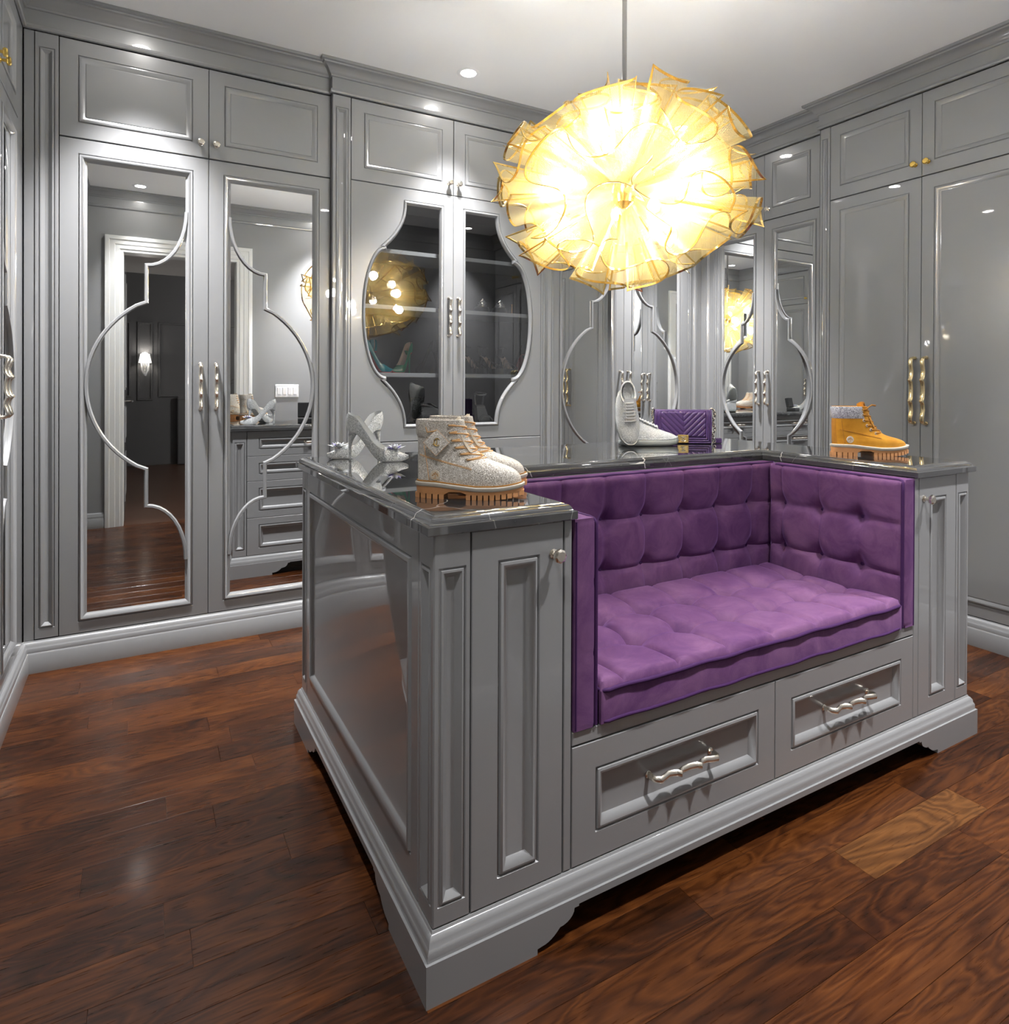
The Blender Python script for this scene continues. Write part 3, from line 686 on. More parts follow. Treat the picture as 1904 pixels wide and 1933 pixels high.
def pad(name, P, u0, u1, v0, v1, th, cu, cv, bt, H, D, nu, nv, mt=VELV, lab=None):
    """upholstered pad on frame P: back at w=0, face bulging to w=th"""
    b = MB(); 
    def f(a, c):
        u, v = u0 + (u1 - u0) * a, v0 + (v1 - v0) * c
        e = edge(u, u0, u1) * 0.5 + edge(v, v0, v1) * 0.5 if False else min(edge(u, u0, u1), edge(v, v0, v1))
        w = th - H + (pillow(u, v, cu, cv, H) - dimple(u, v, bt, D)) * (0.25 + 0.75 * e) - (1 - e) * 0.004
        return P(u, v, w)
    b.grid(nu, nv, f)
    n = nv + 1
    edge_ids = [i * n for i in range(nu + 1)] + [nu * n + j for j in range(1, nv + 1)] + [i * n + nv for i in range(nu - 1, -1, -1)] + [j for j in range(nv - 1, 0, -1)]
    o0 = len(b.v); uvs = []
    for i in edge_ids:
        a, c = divmod(i, n); uvs.append((u0 + (u1 - u0) * a / nu, v0 + (v1 - v0) * c / nv))
    b.v += [P(u, v, 0.0) for u, v in uvs]
    m = len(edge_ids)
    for k in range(m): b.f.append((edge_ids[k], edge_ids[(k + 1) % m], o0 + (k + 1) % m, o0 + k))
    b.f.append(tuple(o0 + k for k in range(m)))
    o = b.obj(name, mt, t, 50)
    for p, q in bt:
        if not (u0 < p < u1 and v0 < q < v1): continue
        w = th - H + (pillow(p, q, cu, cv, H) - dimple(p, q, bt, D))
        fit('button', BTN, o, (lambda w: lambda u, v, x: P(u, v, x + w))(w + 0.0005), p, q)
    return o
def piping(par, pts, closed=False, r=0.0052):
    return MB().tube(pts, r, 8, closed).obj('piping', PIPE, par, 60)
SPX = 0.1755; cols_ = [1.507 + SPX * k for k in range(-3, 4)]
CUX = [BX0 - 0.02] + cols_ + [BX1 + 0.02]
YBK = 1.748
P = FA(YBK)
rows = [0.590, 0.757]
o = pad('back_cushion', P, BX0 + 0.002, BX1 - 0.002, 0.433, 0.9035, 0.070, CUX, [0.42, 0.590, 0.757, 0.93], [(x, z) for x in cols_ for z in rows], 0.022, 0.020, 150, 54)
piping(o, [P(BX0 + 0.01 + (BX1 - BX0 - 0.02) * i / 30, 0.9015 + 0.0012 * sin(i * 1.7), 0.050) for i in range(31)])
# side cushions; inner faces tufted
ys = [1.318, 1.468, 1.618]
for s, nm in ((-1, 'side_cushion'), (1, 'side_cushion')):
    if s < 0: P = FD(BX0); cu = [1.10] + ys + [1.75]; u0, u1 = BY0, YBK - 0.075; yy = ys
    else: P = FC(BX1); cu = [-1.75] + [-y for y in reversed(ys)] + [-1.10]; u0, u1 = -(YBK - 0.075), -BY0; yy = [-y for y in ys]
    o = pad(nm, P, u0, u1, 0.433, 0.9035, 0.070, cu, [0.42, 0.600, 0.760, 0.93], [(y, z) for y in yy for z in (0.600, 0.760)], 0.020, 0.019, 56, 54)
    e = BY0 if s < 0 else -BY0
    fr_ = u0 if s < 0 else u1; k = 1 if s < 0 else -1
    pts = [P(fr_ + k * 0.004, 0.436 + (0.890 - 0.436) * i / 16, 0.0605) for i in range(17)] + [P(fr_ + k * 0.008, 0.8985, 0.056)] + [P(fr_ + k * (0.02 + 0.46 * i / 12), 0.9010, 0.053) for i in range(13)]
    piping(o, pts)
    pts = [P(fr_ + k * 0.001, 0.436 + (0.898 - 0.436) * i / 16, 0.004) for i in range(17)]
    piping(o, pts, r=0.003)
# seat
SX0, SX1, SY0, SY1 = BX0 + 0.073, BX1 - 0.073, 1.166, 1.672
P = lambda u, v, w: (u, v, 0.4335 + w)
o = pad('seat_cushion', P, SX0, SX1, SY0, SY1, 0.098, CUX, [1.10, 1.343, 1.505, 1.72], [(x, y) for x in cols_ for y in (1.343, 1.505)], 0.026, 0.028, 150, 70)
for z, rr in ((0.0745, 0.0052), (0.004, 0.004)):
    piping(o, [P(SX0 + 0.002, SY0 + 0.35, z), P(SX0, SY0 + 0.02, z), P(SX0 + 0.006, SY0 + 0.004, z)] + [P(SX0 + 0.02 + (SX1 - SX0 - 0.04) * i / 40, SY0 - 0.001 + 0.0012 * sin(i * 1.3), z + 0.0015 * sin(i * 0.8)) for i in range(41)] + [P(SX1 - 0.006, SY0 + 0.004, z), P(SX1, SY0 + 0.02, z), P(SX1 - 0.002, SY0 + 0.35, z)], r=rr)

# ------------------------------------------------------------------ chandelier
CH = Vector((1.495, 1.80, 1.885)); RH, RV = 0.462, 0.352
t = thing('chandelier', 'large round chandelier of ruffled gold mesh petals glowing over the island', 'chandelier', tuple(CH)); CHN = t
MB().tube([(CH.x, CH.y, CH.z), (CH.x, CH.y, CZ - 0.02)], 0.0085, 10).obj('rod', STEEL, t)
MB().lathe([(0.065, CZ - 0.022), (0.065, CZ - 0.004), (0.02, CZ - 0.0005)], 24, lambda x, y, z: (CH.x + x, CH.y + y, z)).obj('ceiling_canopy', STEEL, t)
MB().lathe([(0.01, -0.06), (0.035, -0.04), (0.042, 0), (0.035, 0.04), (0.012, 0.07)], 16, lambda x, y, z: (CH.x + x, CH.y + y, CH.z + z)).obj('hub', GOLD, t)
NP = 44; rp = random.Random(5); ga = pi * (3 - sqrt(5))
def sph(d, a, b, x, y):
    l = sqrt(x * x + y * y)
    if l < 1e-6: return d
    return d * cos(l) + (a * x + b * y) * (sin(l) / l)
for i in range(NP):
    zz = 1 - 2 * (i + 0.5) / NP; rr = sqrt(1 - zz * zz); d = Vector((rr * cos(ga * i), rr * sin(ga * i), zz))
    d = (d + Vector((rp.uniform(-1, 1), rp.uniform(-1, 1), rp.uniform(-1, 1))) * 0.06).normalized()
    a = d.orthogonal().normalized(); a = Matrix.Rotation(rp.uniform(0, 2 * pi), 3, d) @ a; b = d.cross(a)
    Lx = rp.uniform(0.29, 0.40); mm = rp.uniform(0.03, 0.115); Ay = rp.uniform(0.19, 0.29); ph = rp.uniform(-0.9, 0.9); fq = rp.uniform(0.85, 1.15); R0 = rp.uniform(0.92, 1.02); tipa, tipb = rp.uniform(0.02, 0.13), rp.uniform(0.02, 0.13)
    def ray(s):
        s = 2 * s - 1
        x = Lx * s - mm * sin(2 * pi * s * fq + ph); y = Ay * sin(pi * s * fq + ph * 0.5) * (1 - 0.15 * abs(s))
        k = max(0, (abs(s) - 0.5) / 0.5)
        return sph(d, a, b, x, y), R0 * (1 + (tipa if s < 0 else tipb) * k * k)
    def pt(s, v):
        q, R = ray(s); p = q * (R * (0.13 + 0.87 * v))
        return Vector((p.x * RH, p.y * RH, p.z * RV))
    nu, nv = 36, 5
    m = MB(); m.grid(nu, nv, pt); me = m.data('petal', GMESH, 180, False)
    uvl = me.uv_layers.new(name='UVMap'); arcw = [0.0]
    for q in range(nu): arcw.append(arcw[-1] + (pt((q + 1) / nu, 1) - pt(q / nu, 1)).length)
    for lp in me.loops:
        gi, gj = divmod(lp.vertex_index, nv + 1)
        uvl.data[lp.index].uv = ((arcw[gi] - arcw[-1] / 2) * (0.13 + 0.87 * gj / nv), 0.40 * gj / nv)
    o = bpy.data.objects.new('petal', me); COL.objects.link(o); o.parent = t
    # flat gold band along the outer edge and down both side edges
    path = [(0.0, 0.45 + 0.55 * j / 6) for j in range(6)] + [(q / 56, 1.0) for q in range(57)] + [(1.0, 1 - 0.55 * j / 6) for j in range(1, 7)]
    L = []; n_ = len(path); P3 = [pt(*q) for q in path]
    for q in range(n_):
        s_, v_ = path[q]; t_ = (P3[min(q + 1, n_ - 1)] - P3[max(q - 1, 0)]).normalized()
        if v_ < 1: iw = (pt(0.03 if s_ == 0 else 0.97, v_) - P3[q]).normalized()
        else: iw = -P3[q].normalized()
        if q in (6, n_ - 7): iw = (iw + (pt(0.03 if s_ == 0 else 0.97, v_) - P3[q]).normalized()).normalized()
        nn = t_.cross(iw).normalized() * 0.0010; w_ = 0.0078
        L.append([P3[q] + nn, P3[q] + nn + iw * w_, P3[q] - nn + iw * w_, P3[q] - nn])
    rm = MB().rings(L, True, True); ro_ = bpy.data.objects.new('rim', rm.data('rim', GOLD, 50)); COL.objects.link(ro_); ro_.parent = o
# lamps inside
bl = MB().lathe([(0.004, -0.022), (0.016, -0.016), (0.021, 0), (0.016, 0.014), (0.006, 0.028)], 10).data('bulb', BULBE, 60)
for i in range(9):
    zz = (-0.62, -0.1, 0.5)[i % 3]; an = i * 2 * pi / 9 + 0.3; rr = 0.25 * (1 - 0.25 * abs(zz))
    p = Vector((rr * cos(an), rr * sin(an), zz * 0.17))
    o = bpy.data.objects.new('bulb', bl); COL.objects.link(o); o.parent = t; o.location = p
    ld = bpy.data.lights.new('bulb_light', 'POINT'); ld.energy = BULB_W; ld.color = BULB_COL; ld.shadow_soft_size = 0.03
    lo = bpy.data.objects.new('bulb_light', ld); COL.objects.link(lo); lo.parent = t; lo.location = p * 1.12
# ------------------------------------------------------------------ recessed ceiling lights
def downlight(x, y, label, k=1.0):
    t = thing('recessed_light', label, 'ceiling light', (x, y, CZ), group='recessed ceiling lights')
    Q = lambda a, b, z: (x + a, y + b, CZ + z)
    MB().lathe([(0.038, -0.0008), (0.058, -0.0008), (0.060, -0.002), (0.056, -0.004), (0.040, -0.004), (0.038, -0.0012)], 28, Q, False).obj('trim_ring', CEILP, t)
    MB().lathe([(0.0375, -0.0012), (0.030, -0.0022), (0.001, -0.0025)], 24, Q).obj('lens', LIGHTE, t)
    ld = bpy.data.lights.new('spot', 'SPOT'); ld.energy = SPOT_W * k; ld.color = SPOT_COL; ld.spot_size = rad(76); ld.spot_blend = 1.0; ld.shadow_soft_size = 0.055
    lo = bpy.data.objects.new('spot', ld); COL.objects.link(lo); lo.parent = t; lo.location = (0, 0, -0.012)
downlight(1.48, 3.02, 'recessed round ceiling spotlight above the glass display cabinet, left of the chandelier', 0.7)
downlight(0.01, 3.02, 'recessed round ceiling spotlight above the left mirrored wardrobe, reflected on its frieze', 1.0)
downlight(2.95, 3.0, 'recessed round ceiling spotlight in the far corner, hidden by the chandelier')
downlight(0.01, 0.55, 'recessed round ceiling spotlight just inside the doorway, reflected in the left mirror door', 0.3)
downlight(1.50, 0.55, 'recessed round ceiling spotlight in front of the bench, outside the frame', 0.78)
downlight(2.95, 0.55, 'recessed round ceiling spotlight near the right wall wardrobe doors, outside the frame', 1.1)
# bedroom sconce
t = thing('wall_sconce', 'small crystal wall sconce with white shade in the dim bedroom, seen mirrored', 'wall lamp', (0.08, -4.23, 1.5))
Q = lambda x, y, z: (0.08 + x, -4.14 + y, 1.50 + z)
MB().lathe([(0.085, 0.0), (0.06, 0.13), (0.058, 0.13), (0.083, 0.0)], 20, Q, False).obj('shade', SHADEW, t)
MB().tube([(0.08, -4.239, 1.42), (0.08, -4.20, 1.38), (0.08, -4.14, 1.40), (0.08, -4.14, 1.52)], 0.008).obj('arm', CHAINM, t)
for k in range(10):
    a = 2 * pi * k / 10
    MB().tube([Q(0.05 * cos(a), 0.05 * sin(a), -0.005), Q(0.045 * cos(a), 0.045 * sin(a), -0.10), Q(0.01 * cos(a), 0.01 * sin(a), -0.19)], 0.006, 6).obj('crystal_strand', CRYST, t)
ld = bpy.data.lights.new('sconce_light', 'POINT'); ld.energy = BED_W * 0.5; ld.color = (1, 0.93, 0.85); ld.shadow_soft_size = 0.05
lo = bpy.data.objects.new('sconce_light', ld); COL.objects.link(lo); lo.parent = t; lo.location = (0, 0.09, 0.10)
# unseen fill lamp, added to brighten the bedroom evenly in the mirrors
t = thing('bedroom_fill_light', 'added flush round fill lamp that brightens the bedroom beyond the doorway, outside the frame', 'ceiling light', (2.6, -1.0, CZ))
Q = lambda a, b, z: (2.6 + a, -1.0 + b, CZ + z)
MB().lathe([(0.15, -0.001), (0.16, -0.02), (0.13, -0.05), (0.02, -0.065)], 28, Q).obj('shade', SHADEW, t)
ld = bpy.data.lights.new('fill_lamp', 'POINT'); ld.energy = BED_W * 16; ld.color = (1, 0.96, 0.92); ld.shadow_soft_size = 0.12
lo = bpy.data.objects.new('fill_lamp', ld); COL.objects.link(lo); lo.parent = t; lo.location = (0, 0, -0.25)
# ------------------------------------------------------------------ footwear helpers
def lerp_levels(keys, z):
    for a, b in zip(keys[:-1], keys[1:]):
        if z <= b[0]:
            t = (z - a[0]) / (b[0] - a[0]); return [p + (q - p) * t for p, q in zip(a, b)]
    return list(keys[-1])
def smooth_keys(keys, n):
    """Catmull-Rom through the level keys"""
    K = [Vector((0, 0, 0))]; out = []; m = len(keys)
    for i in range(m - 1):
        p0, p1, p2, p3 = keys[max(i - 1, 0)], keys[i], keys[i + 1], keys[min(i + 2, m - 1)]
        for k in range(n):
            t = k / n
            out.append([0.5 * ((2 * b) + (-a + c) * t + (2 * a - 5 * b + 4 * c - d) * t * t + (-a + 3 * b - 3 * c + d) * t ** 3) for a, b, c, d in zip(p0, p1, p2, p3)])
    out.append(list(keys[-1])); 
    for q, r in zip(out[1:], out[:-1]): q[0] = max(q[0], r[0] + 1e-5)
    return out
class Upper:
    """horizontal slices of a boot: level = z, back x, front x, half width, heel width ratio, exponent"""
    def __init__(s, keys, n=4): s.k = smooth_keys(keys, n); s.z0 = s.k[0][0]; s.z1 = s.k[-1][0]
    def at(s, th, z, off=0.0):
        _, xb, xf, w, hr, p = lerp_levels(s.k, z); xm, a = (xb + xf) / 2, (xf - xb) / 2
        c, q = cos(th), sin(th); X = abs(c) ** (2 / p) * (1 if c >= 0 else -1); Y = abs(q) ** (2 / p) * (1 if q >= 0 else -1)
        t = (X + 1) / 2; wm = w * (hr + (1 - hr) * min(1, t * 1.7) ** 0.8)
        x, y = xm + X * a, Y * wm
        if off:
            l = sqrt((X / max(a, .01)) ** 2 + (Y / max(wm, .01)) ** 2) or 1; x += off * (X / a) / l; y += off * (Y / wm) / l
        return Vector((x, y, z))
    def side(s, x, z, sg, off=0.0):
        _, xb, xf, w, hr, p = lerp_levels(s.k, z); xm, a = (xb + xf) / 2, (xf - xb) / 2
        X = max(-0.999, min(0.999, (x - xm) / a)); t = (X + 1) / 2; wm = w * (hr + (1 - hr) * min(1, t * 1.7) ** 0.8)
        return Vector((x, sg * (wm * (1 - abs(X) ** p) ** (1 / p) + off), z))
    def front(s, z): return lerp_levels(s.k, z)[2]
    def mesh(s, n=44, top_open=0.04, top_fn=None, close_top=False):
        L = [[s.at(2 * pi * j / n, k[0]) for j in range(n)] for k in s.k]
        if top_open:
            c = sum((Vector(p) for p in L[-1]), Vector()) / n
            L.append([c + (p - c) * 0.95 + Vector((0, 0, 0.001)) for p in L[-1]]); L.append([c + (p - c) * 0.88 - Vector((0, 0, 0.003)) for p in L[-3 + 1 - 0] ] if False else [c + (p - c) * 0.88 - Vector((0, 0, 0.003)) for p in L[-2]])
            L.append([c + (p - c) * 0.84 - Vector((0, 0, top_open)) for p in L[-3]])
        return MB().rings(L, True, True)
    def patch(s, t0, t1, z0, z1, off, nt=14, nz=6):
        return MB().grid(nt, nz, lambda a, b: s.at(t0 + (t1 - t0) * a, z0 + (z1 - z0) * b, off * (1 if 0 < a < 1 and 0 < b < 1 else 0.2)))
BOOTK = [(0.022, 0.008, 0.276, 0.0465, 0.70, 2.3), (0.045, 0.006, 0.272, 0.0475, 0.70, 2.3), (0.055, 0.006, 0.262, 0.0465, 0.70, 2.3), (0.063, 0.006, 0.243, 0.044, 0.72, 2.25), (0.070, 0.006, 0.217, 0.0415, 0.76, 2.2),
         (0.079, 0.006, 0.193, 0.0385, 0.82, 2.2), (0.092, 0.006, 0.174, 0.0365, 0.88, 2.2), (0.113, 0.006, 0.157, 0.0355, 0.95, 2.2), (0.136, 0.006, 0.146, 0.036, 1.0, 2.2), (0.156, 0.004, 0.137, 0.0375, 1.0, 2.2), (0.182, 0.003, 0.131, 0.039, 1.0, 2.3)]
BOOTK2 = [(0.022, 0.008, 0.276, 0.0465, 0.70, 2.3), (0.050, 0.006, 0.274, 0.048, 0.70, 2.3), (0.064, 0.006, 0.267, 0.047, 0.70, 2.3), (0.077, 0.006, 0.250, 0.045, 0.72, 2.25), (0.087, 0.006, 0.224, 0.042, 0.76, 2.2), (0.097, 0.006, 0.194, 0.039, 0.82, 2.2),
          (0.110, 0.006, 0.171, 0.037, 0.88, 2.2), (0.130, 0.006, 0.153, 0.036, 0.95, 2.2), (0.152, 0.006, 0.140, 0.0365, 1.0, 2.2), (0.176, 0.004, 0.131, 0.038, 1.0, 2.2), (0.200, 0.003, 0.125, 0.0395, 1.0, 2.3)]
def put(o, loc, rot=0, sc=1.0, mat3=None):
    o.location = loc
    if mat3 is None: o.rotation_euler = (0, 0, rot)
    else: o.rotation_euler = mat3.to_euler()
    o.scale = (sc, sc, sc)
def LO(b, name, m, par, smooth=40): return b.obj(name, m, par, smooth, True, base=(0, 0, 0))
def sole_z(x):       # toe spring
    return 0.0 if x < 0.20 else 0.011 * ((x - 0.20) / 0.085) ** 1.7
def boot(t, up, lace, eyelet_m, tongue_m, glit=False):
    U = Upper(BOOTK2 if glit else BOOTK); dz = 0.018 if glit else 0.0
    LO(U.mesh(), 'upper', up, t, 60)
    # rand / welt and lug sole
    def outline(off, zf, n=60):
        r = []
        for j in range(n):
            p = U.at(2 * pi * j / n, 0.030, off); r.append(Vector((p.x, p.y, zf(p.x))))
        return r
    top = lambda x: 0.041 - 0.010 * min(1, max(0, (x - 0.06) / 0.10)) + sole_z(x)
    LO(MB().rings([outline(0.006, lambda x: top(x) - 0.010), outline(0.0085, lambda x: top(x) - 0.006), outline(0.0085, lambda x: top(x) - 0.001), outline(0.004, lambda x: top(x) + 0.0015), outline(-0.004, lambda x: top(x) + 0.0012)], True, True), 'welt', WELT, t)
    if glit: LO(MB().tube(outline(0.0035, lambda x: top(x) + 0.003), 0.0015, 5, True), 'welt_stitching', NUBD, t, 180)
    def bot(x):
        if x < 0.082: return 0.011
        if x < 0.090: return 0.011 + (x - 0.082) * 0.9
        if x < 0.126: return 0.018
        if x < 0.134: return 0.018 - (x - 0.126) * 0.9
        return 0.011 + sole_z(x)
    LO(MB().rings([outline(-0.002, bot), outline(0.004, lambda x: bot(x) + 0.0015), outline(0.0055, lambda x: top(x) - 0.0095), outline(0.003, lambda x: top(x) - 0.0085)], True, True), 'sole', GUM, t)
    lg = []
    for x0 in (0.000, 0.0165, 0.033, 0.0495, 0.066): lg.append((x0, x0 + 0.0135))
    for i in range(10): lg.append((0.136 + i * 0.0149, 0.136 + i * 0.0149 + 0.0118))
    for a, b in lg:
        q = MB(); xm = (a + b) / 2; z0 = sole_z(xm)
        for sg in (-1, 1):
            def yy(x, o): 
                X = min(max(x, 0.0075), 0.2745); return U.side(X, 0.030, 1, o).y
            ya, yb = max(0.006, yy(a, 0.004)), max(0.006, yy(b, 0.004))
            q.rings([[(a, 0, z0 + 0.013), (b, 0, z0 + 0.013), (b, sg * (yb), z0 + 0.013), (a, sg * (ya), z0 + 0.013)], [(a + .0004, 0, z0), (b - .0004, 0, z0), (b - .0004, sg * (yb + 0.0005), z0), (a + .0004, sg * (ya + 0.0005), z0)]], True, True)
        LO(q, 'lug', GUM, t, 20)
    # tongue
    def tong(a, b):
        s_ = 2 * a - 1; z = 0.10 + dz + (0.090 if glit else 0.100) * b * (1 - 0.10 * s_ * s_ * b); an = s_ * (0.80 - 0.12 * b); xf = U.front(min(z, 0.178 + dz))
        return (xf - 0.004 - 0.045 * (1 - cos(an)) - 0.020 * max(0, (z - 0.172 - dz) / 0.03) * 0.5, 0.040 * sin(an), z)
    tb = MB(); tb.grid(14, 12, tong); tb.grid(14, 12, lambda a, b: Vector(tong(a, b)) - Vector((0.005, 0, 0))); LO(tb, 'tongue', tongue_m, t, 60)
    # eyestay flaps
    eys = [(0.097, 0.170), (0.100, 0.151), (0.105, 0.131), (0.117, 0.112), (0.132, 0.0965), (0.150, 0.0835)]
    if glit: eys = [(0.090, 0.187), (0.092, 0.168), (0.098, 0.148), (0.107, 0.130), (0.120, 0.114), (0.137, 0.100)]
    rings, pos = [], {}
    for sg in (-1, 1):
        for i, (x, z) in enumerate(eys):
            p = U.side(x, z, sg, 0.0015); pos[(sg, i)] = p
            n = Vector((0.25, sg, 0.15)).normalized(); a = n.orthogonal().normalized(); b = n.cross(a)
            pts = [p + (a * cos(2 * pi * k / 14) + b * sin(2 * pi * k / 14)) * 0.0043 for k in range(14)]
            LO(MB().tube(pts, 0.0015, 6, True), 'eyelet', eyelet_m, t, 180)
    def strand(p, q, bulge, r=0.0021):
        m = (p + q) / 2; zf = m.z; m = Vector((U.front(min(max(zf, 0.07), 0.178 + dz)) + bulge, m.y, m.z + 0.003))
        pts = [p * 1.0] + [((1 - k / 10) ** 2) * p + 2 * (k / 10) * (1 - k / 10) * (m + (m - (p + q) / 2) * 0.7) + ((k / 10) ** 2) * q for k in range(1, 10)] + [q]
        return MB().tube(pts, r, 6)
    out = lambda p, sg: p + Vector((0.0005, sg * 0.0015, 0))
    for i in range(6):
        LO(strand(out(pos[(-1, i)], -1), out(pos[(1, i)], 1), 0.004), 'lace', lace, t, 180)
        if i < 5:
            LO(strand(out(pos[(-1, i)], -1), out(pos[(1, i + 1)], 1), 0.009), 'lace', lace, t, 180); LO(strand(out(pos[(1, i)], 1), out(pos[(-1, i + 1)], -1), 0.008), 'lace', lace, t, 180)
    # seams, logo disc, collar
    for z0, z1, x0, x1 in (((0.112, 0.078, 0.014, 0.150), (0.1095, 0.0755, 0.014, 0.150)) if glit else ((0.098, 0.066, 0.022, 0.165), (0.0955, 0.0635, 0.022, 0.165))):
        for sg in (-1, 1):
            LO(MB().tube([U.side(x0 + (x1 - x0) * k / 14, z0 + (z1 - z0) * k / 14, sg, 0.0003) for k in range(15)], 0.0007, 5), 'seam', lace if glit else NUBD, t, 180)
    for sg in (-1, 1):
        LO(MB().tube([U.side(0.026 + 0.014 * k / 8, 0.135 - 0.09 * k / 8, sg, 0.0004) for k in range(9)], 0.0009, 5), 'seam', lace if glit else NUBD, t, 180)
        c = U.side(0.056, 0.060, sg, 0.0008)
        n = Vector((-0.1, sg, 0.05)).normalized(); a = Vector((1, 0, 0)); a = (a - n * a.dot(n)).normalized() ; b = Vector((0, 0, 1)); b = (b - n * b.dot(n)).normalized()
        F = lambda x, y, z: c + a * x + b * y + n * z
        dk = LO(MB().lathe([(0.0125, -0.001), (0.0128, 0.0008), (0.0118, 0.0018)], 22, F), 'emblem', WELT if not glit else CREAMT, t, 40)
        q = MB()    # a small tree with a rounded crown over ground lines
        def bl_(x, y, rx, ry): q.lathe([(1.0, 0.0017), (0.9, 0.0023)], 8, lambda X, Y, Z: F(x + X * rx, y + Y * ry, Z))
        for x, y, rx, ry in ((-0.006, 0.000, 0.0026, 0.0014), (-0.003, 0.0035, 0.0024, 0.0014), (0.001, 0.006, 0.0026, 0.0015), (0.005, 0.003, 0.0026, 0.0014), (0.0065, -0.001, 0.0022, 0.0013), (0.0, 0.002, 0.0018, 0.0012), (0.0005, -0.003, 0.0008, 0.0035), (-0.001, -0.0075, 0.006, 0.0007)):
            bl_(x, y, rx, ry)
        LO(q, 'tree_mark', NUBD, dk, 40)
    if not glit:
        LO(U.patch(pi * 0.36, pi * 1.64, 0.138, 0.1825, 0.003, 26, 6), 'glitter_collar', GLITC, t, 60)
        LO(U.patch(pi * 0.86, pi * 1.14, 0.045, 0.136, 0.0012, 8, 8), 'heel_strip', NUBD, t, 60)
        pts = [U.side(0.097, 0.170, -1, 0.002), Vector((0.112, -0.036, 0.172)), Vector((0.125, -0.028, 0.181)), Vector((0.140, -0.020, 0.188)), Vector((0.155, -0.018, 0.186))]
        LO(MB().tube(pts, lambda a: 0.002 + 0.003 * max(0, a - 0.55), 6), 'loose_lace', lace, t, 180)
    else:
        LO(U.patch(pi * 0.62, pi * 1.38, 0.156, 0.2015, 0.003, 20, 6), 'padded_collar', up, t, 60)
CAMR = -0.5129      # the photo's left-right direction in plan
def away(x, y, a, s=0): return (x + a * sin(YAW) + s * cos(YAW), y + a * cos(YAW) - s * sin(YAW), CT + 0.0002)
t = thing('ankle_boot', 'wheat nubuck lace-up boot with a silver crystal collar on the right worktop', 'boot', local=True)
boot(t, NUB, NUBD, WELT, NUB); put(t, (2.262, 1.522, CT + 0.0002), -0.545, 1.0)
t1 = thing('rhinestone_boot', 'near champagne rhinestone boot with a diamond hang tag, on the front worktop corner', 'boot', local=True, group='rhinestone boots')
boot(t1, GLITB, LACEP, WELT, CREAMT, True); put(t1, (0.556, 1.402, CT + 0.0002), -0.56, 0.885)
t2 = copy_tree(t1); t2['label'] = 'far boot of the champagne rhinestone pair, mostly hidden behind the boot with the hang tag'
put(t2, (0.645, 1.535, CT + 0.0002), -0.60, 0.885)
# hang tag on the near boot
U = Upper(BOOTK2); c = U.side(0.060, 0.144, -1, 0.006); n = Vector((0, -1, 0.12)).normalized()
TP = lambda x, y, z: c + Vector((1, 0, 0)) * x + Vector((0, 0.12, 1)).normalized() * y + n * z
dm = [(-0.034, 0), (0, -0.035), (0.034, 0), (0, 0.035)]
tg = LO(MB().rings([on(TP, dm, 0), on(TP, dm, 0.0016), on(TP, offset(dm, 0.001), 0.002)], True, True), 'hang_tag', GLITB, t1, 30)
LO(MB().tube([TP(*p, 0.0016) for p in offset(dm, 0.0005)], 0.0007, 5, True), 'tag_edge', LACEP, tg, 180)
q = MB()   # gold monogram: a hooked J interlaced with a C
q.tube([TP(x, y, 0.004) for x, y in [(0.001, 0.0095), (0.0015, 0.001), (0.0005, -0.005), (-0.003, -0.008), (-0.007, -0.006), (-0.0075, -0.002)]], 0.0012, 6)
q.tube([TP(0.002 + 0.0075 * cos(a), 0.001 + 0.0095 * sin(a), 0.0035) for a in [0.7 + 4.9 * i / 16 for i in range(17)]], 0.0012, 6)
LO(q, 'gold_monogram', GOLD, tg, 60)
LO(MB().tube([TP(0, 0.030, 0.002), TP(-0.010, 0.028, 0.001), TP(-0.024, 0.026, 0.0), TP(-0.028, 0.038, -0.001), TP(-0.022, 0.050, -0.002), TP(-0.008, 0.056, -0.004), TP(0.002, 0.054, -0.007)], 0.0016, 6), 'tag_cord', LACEP, tg, 180)

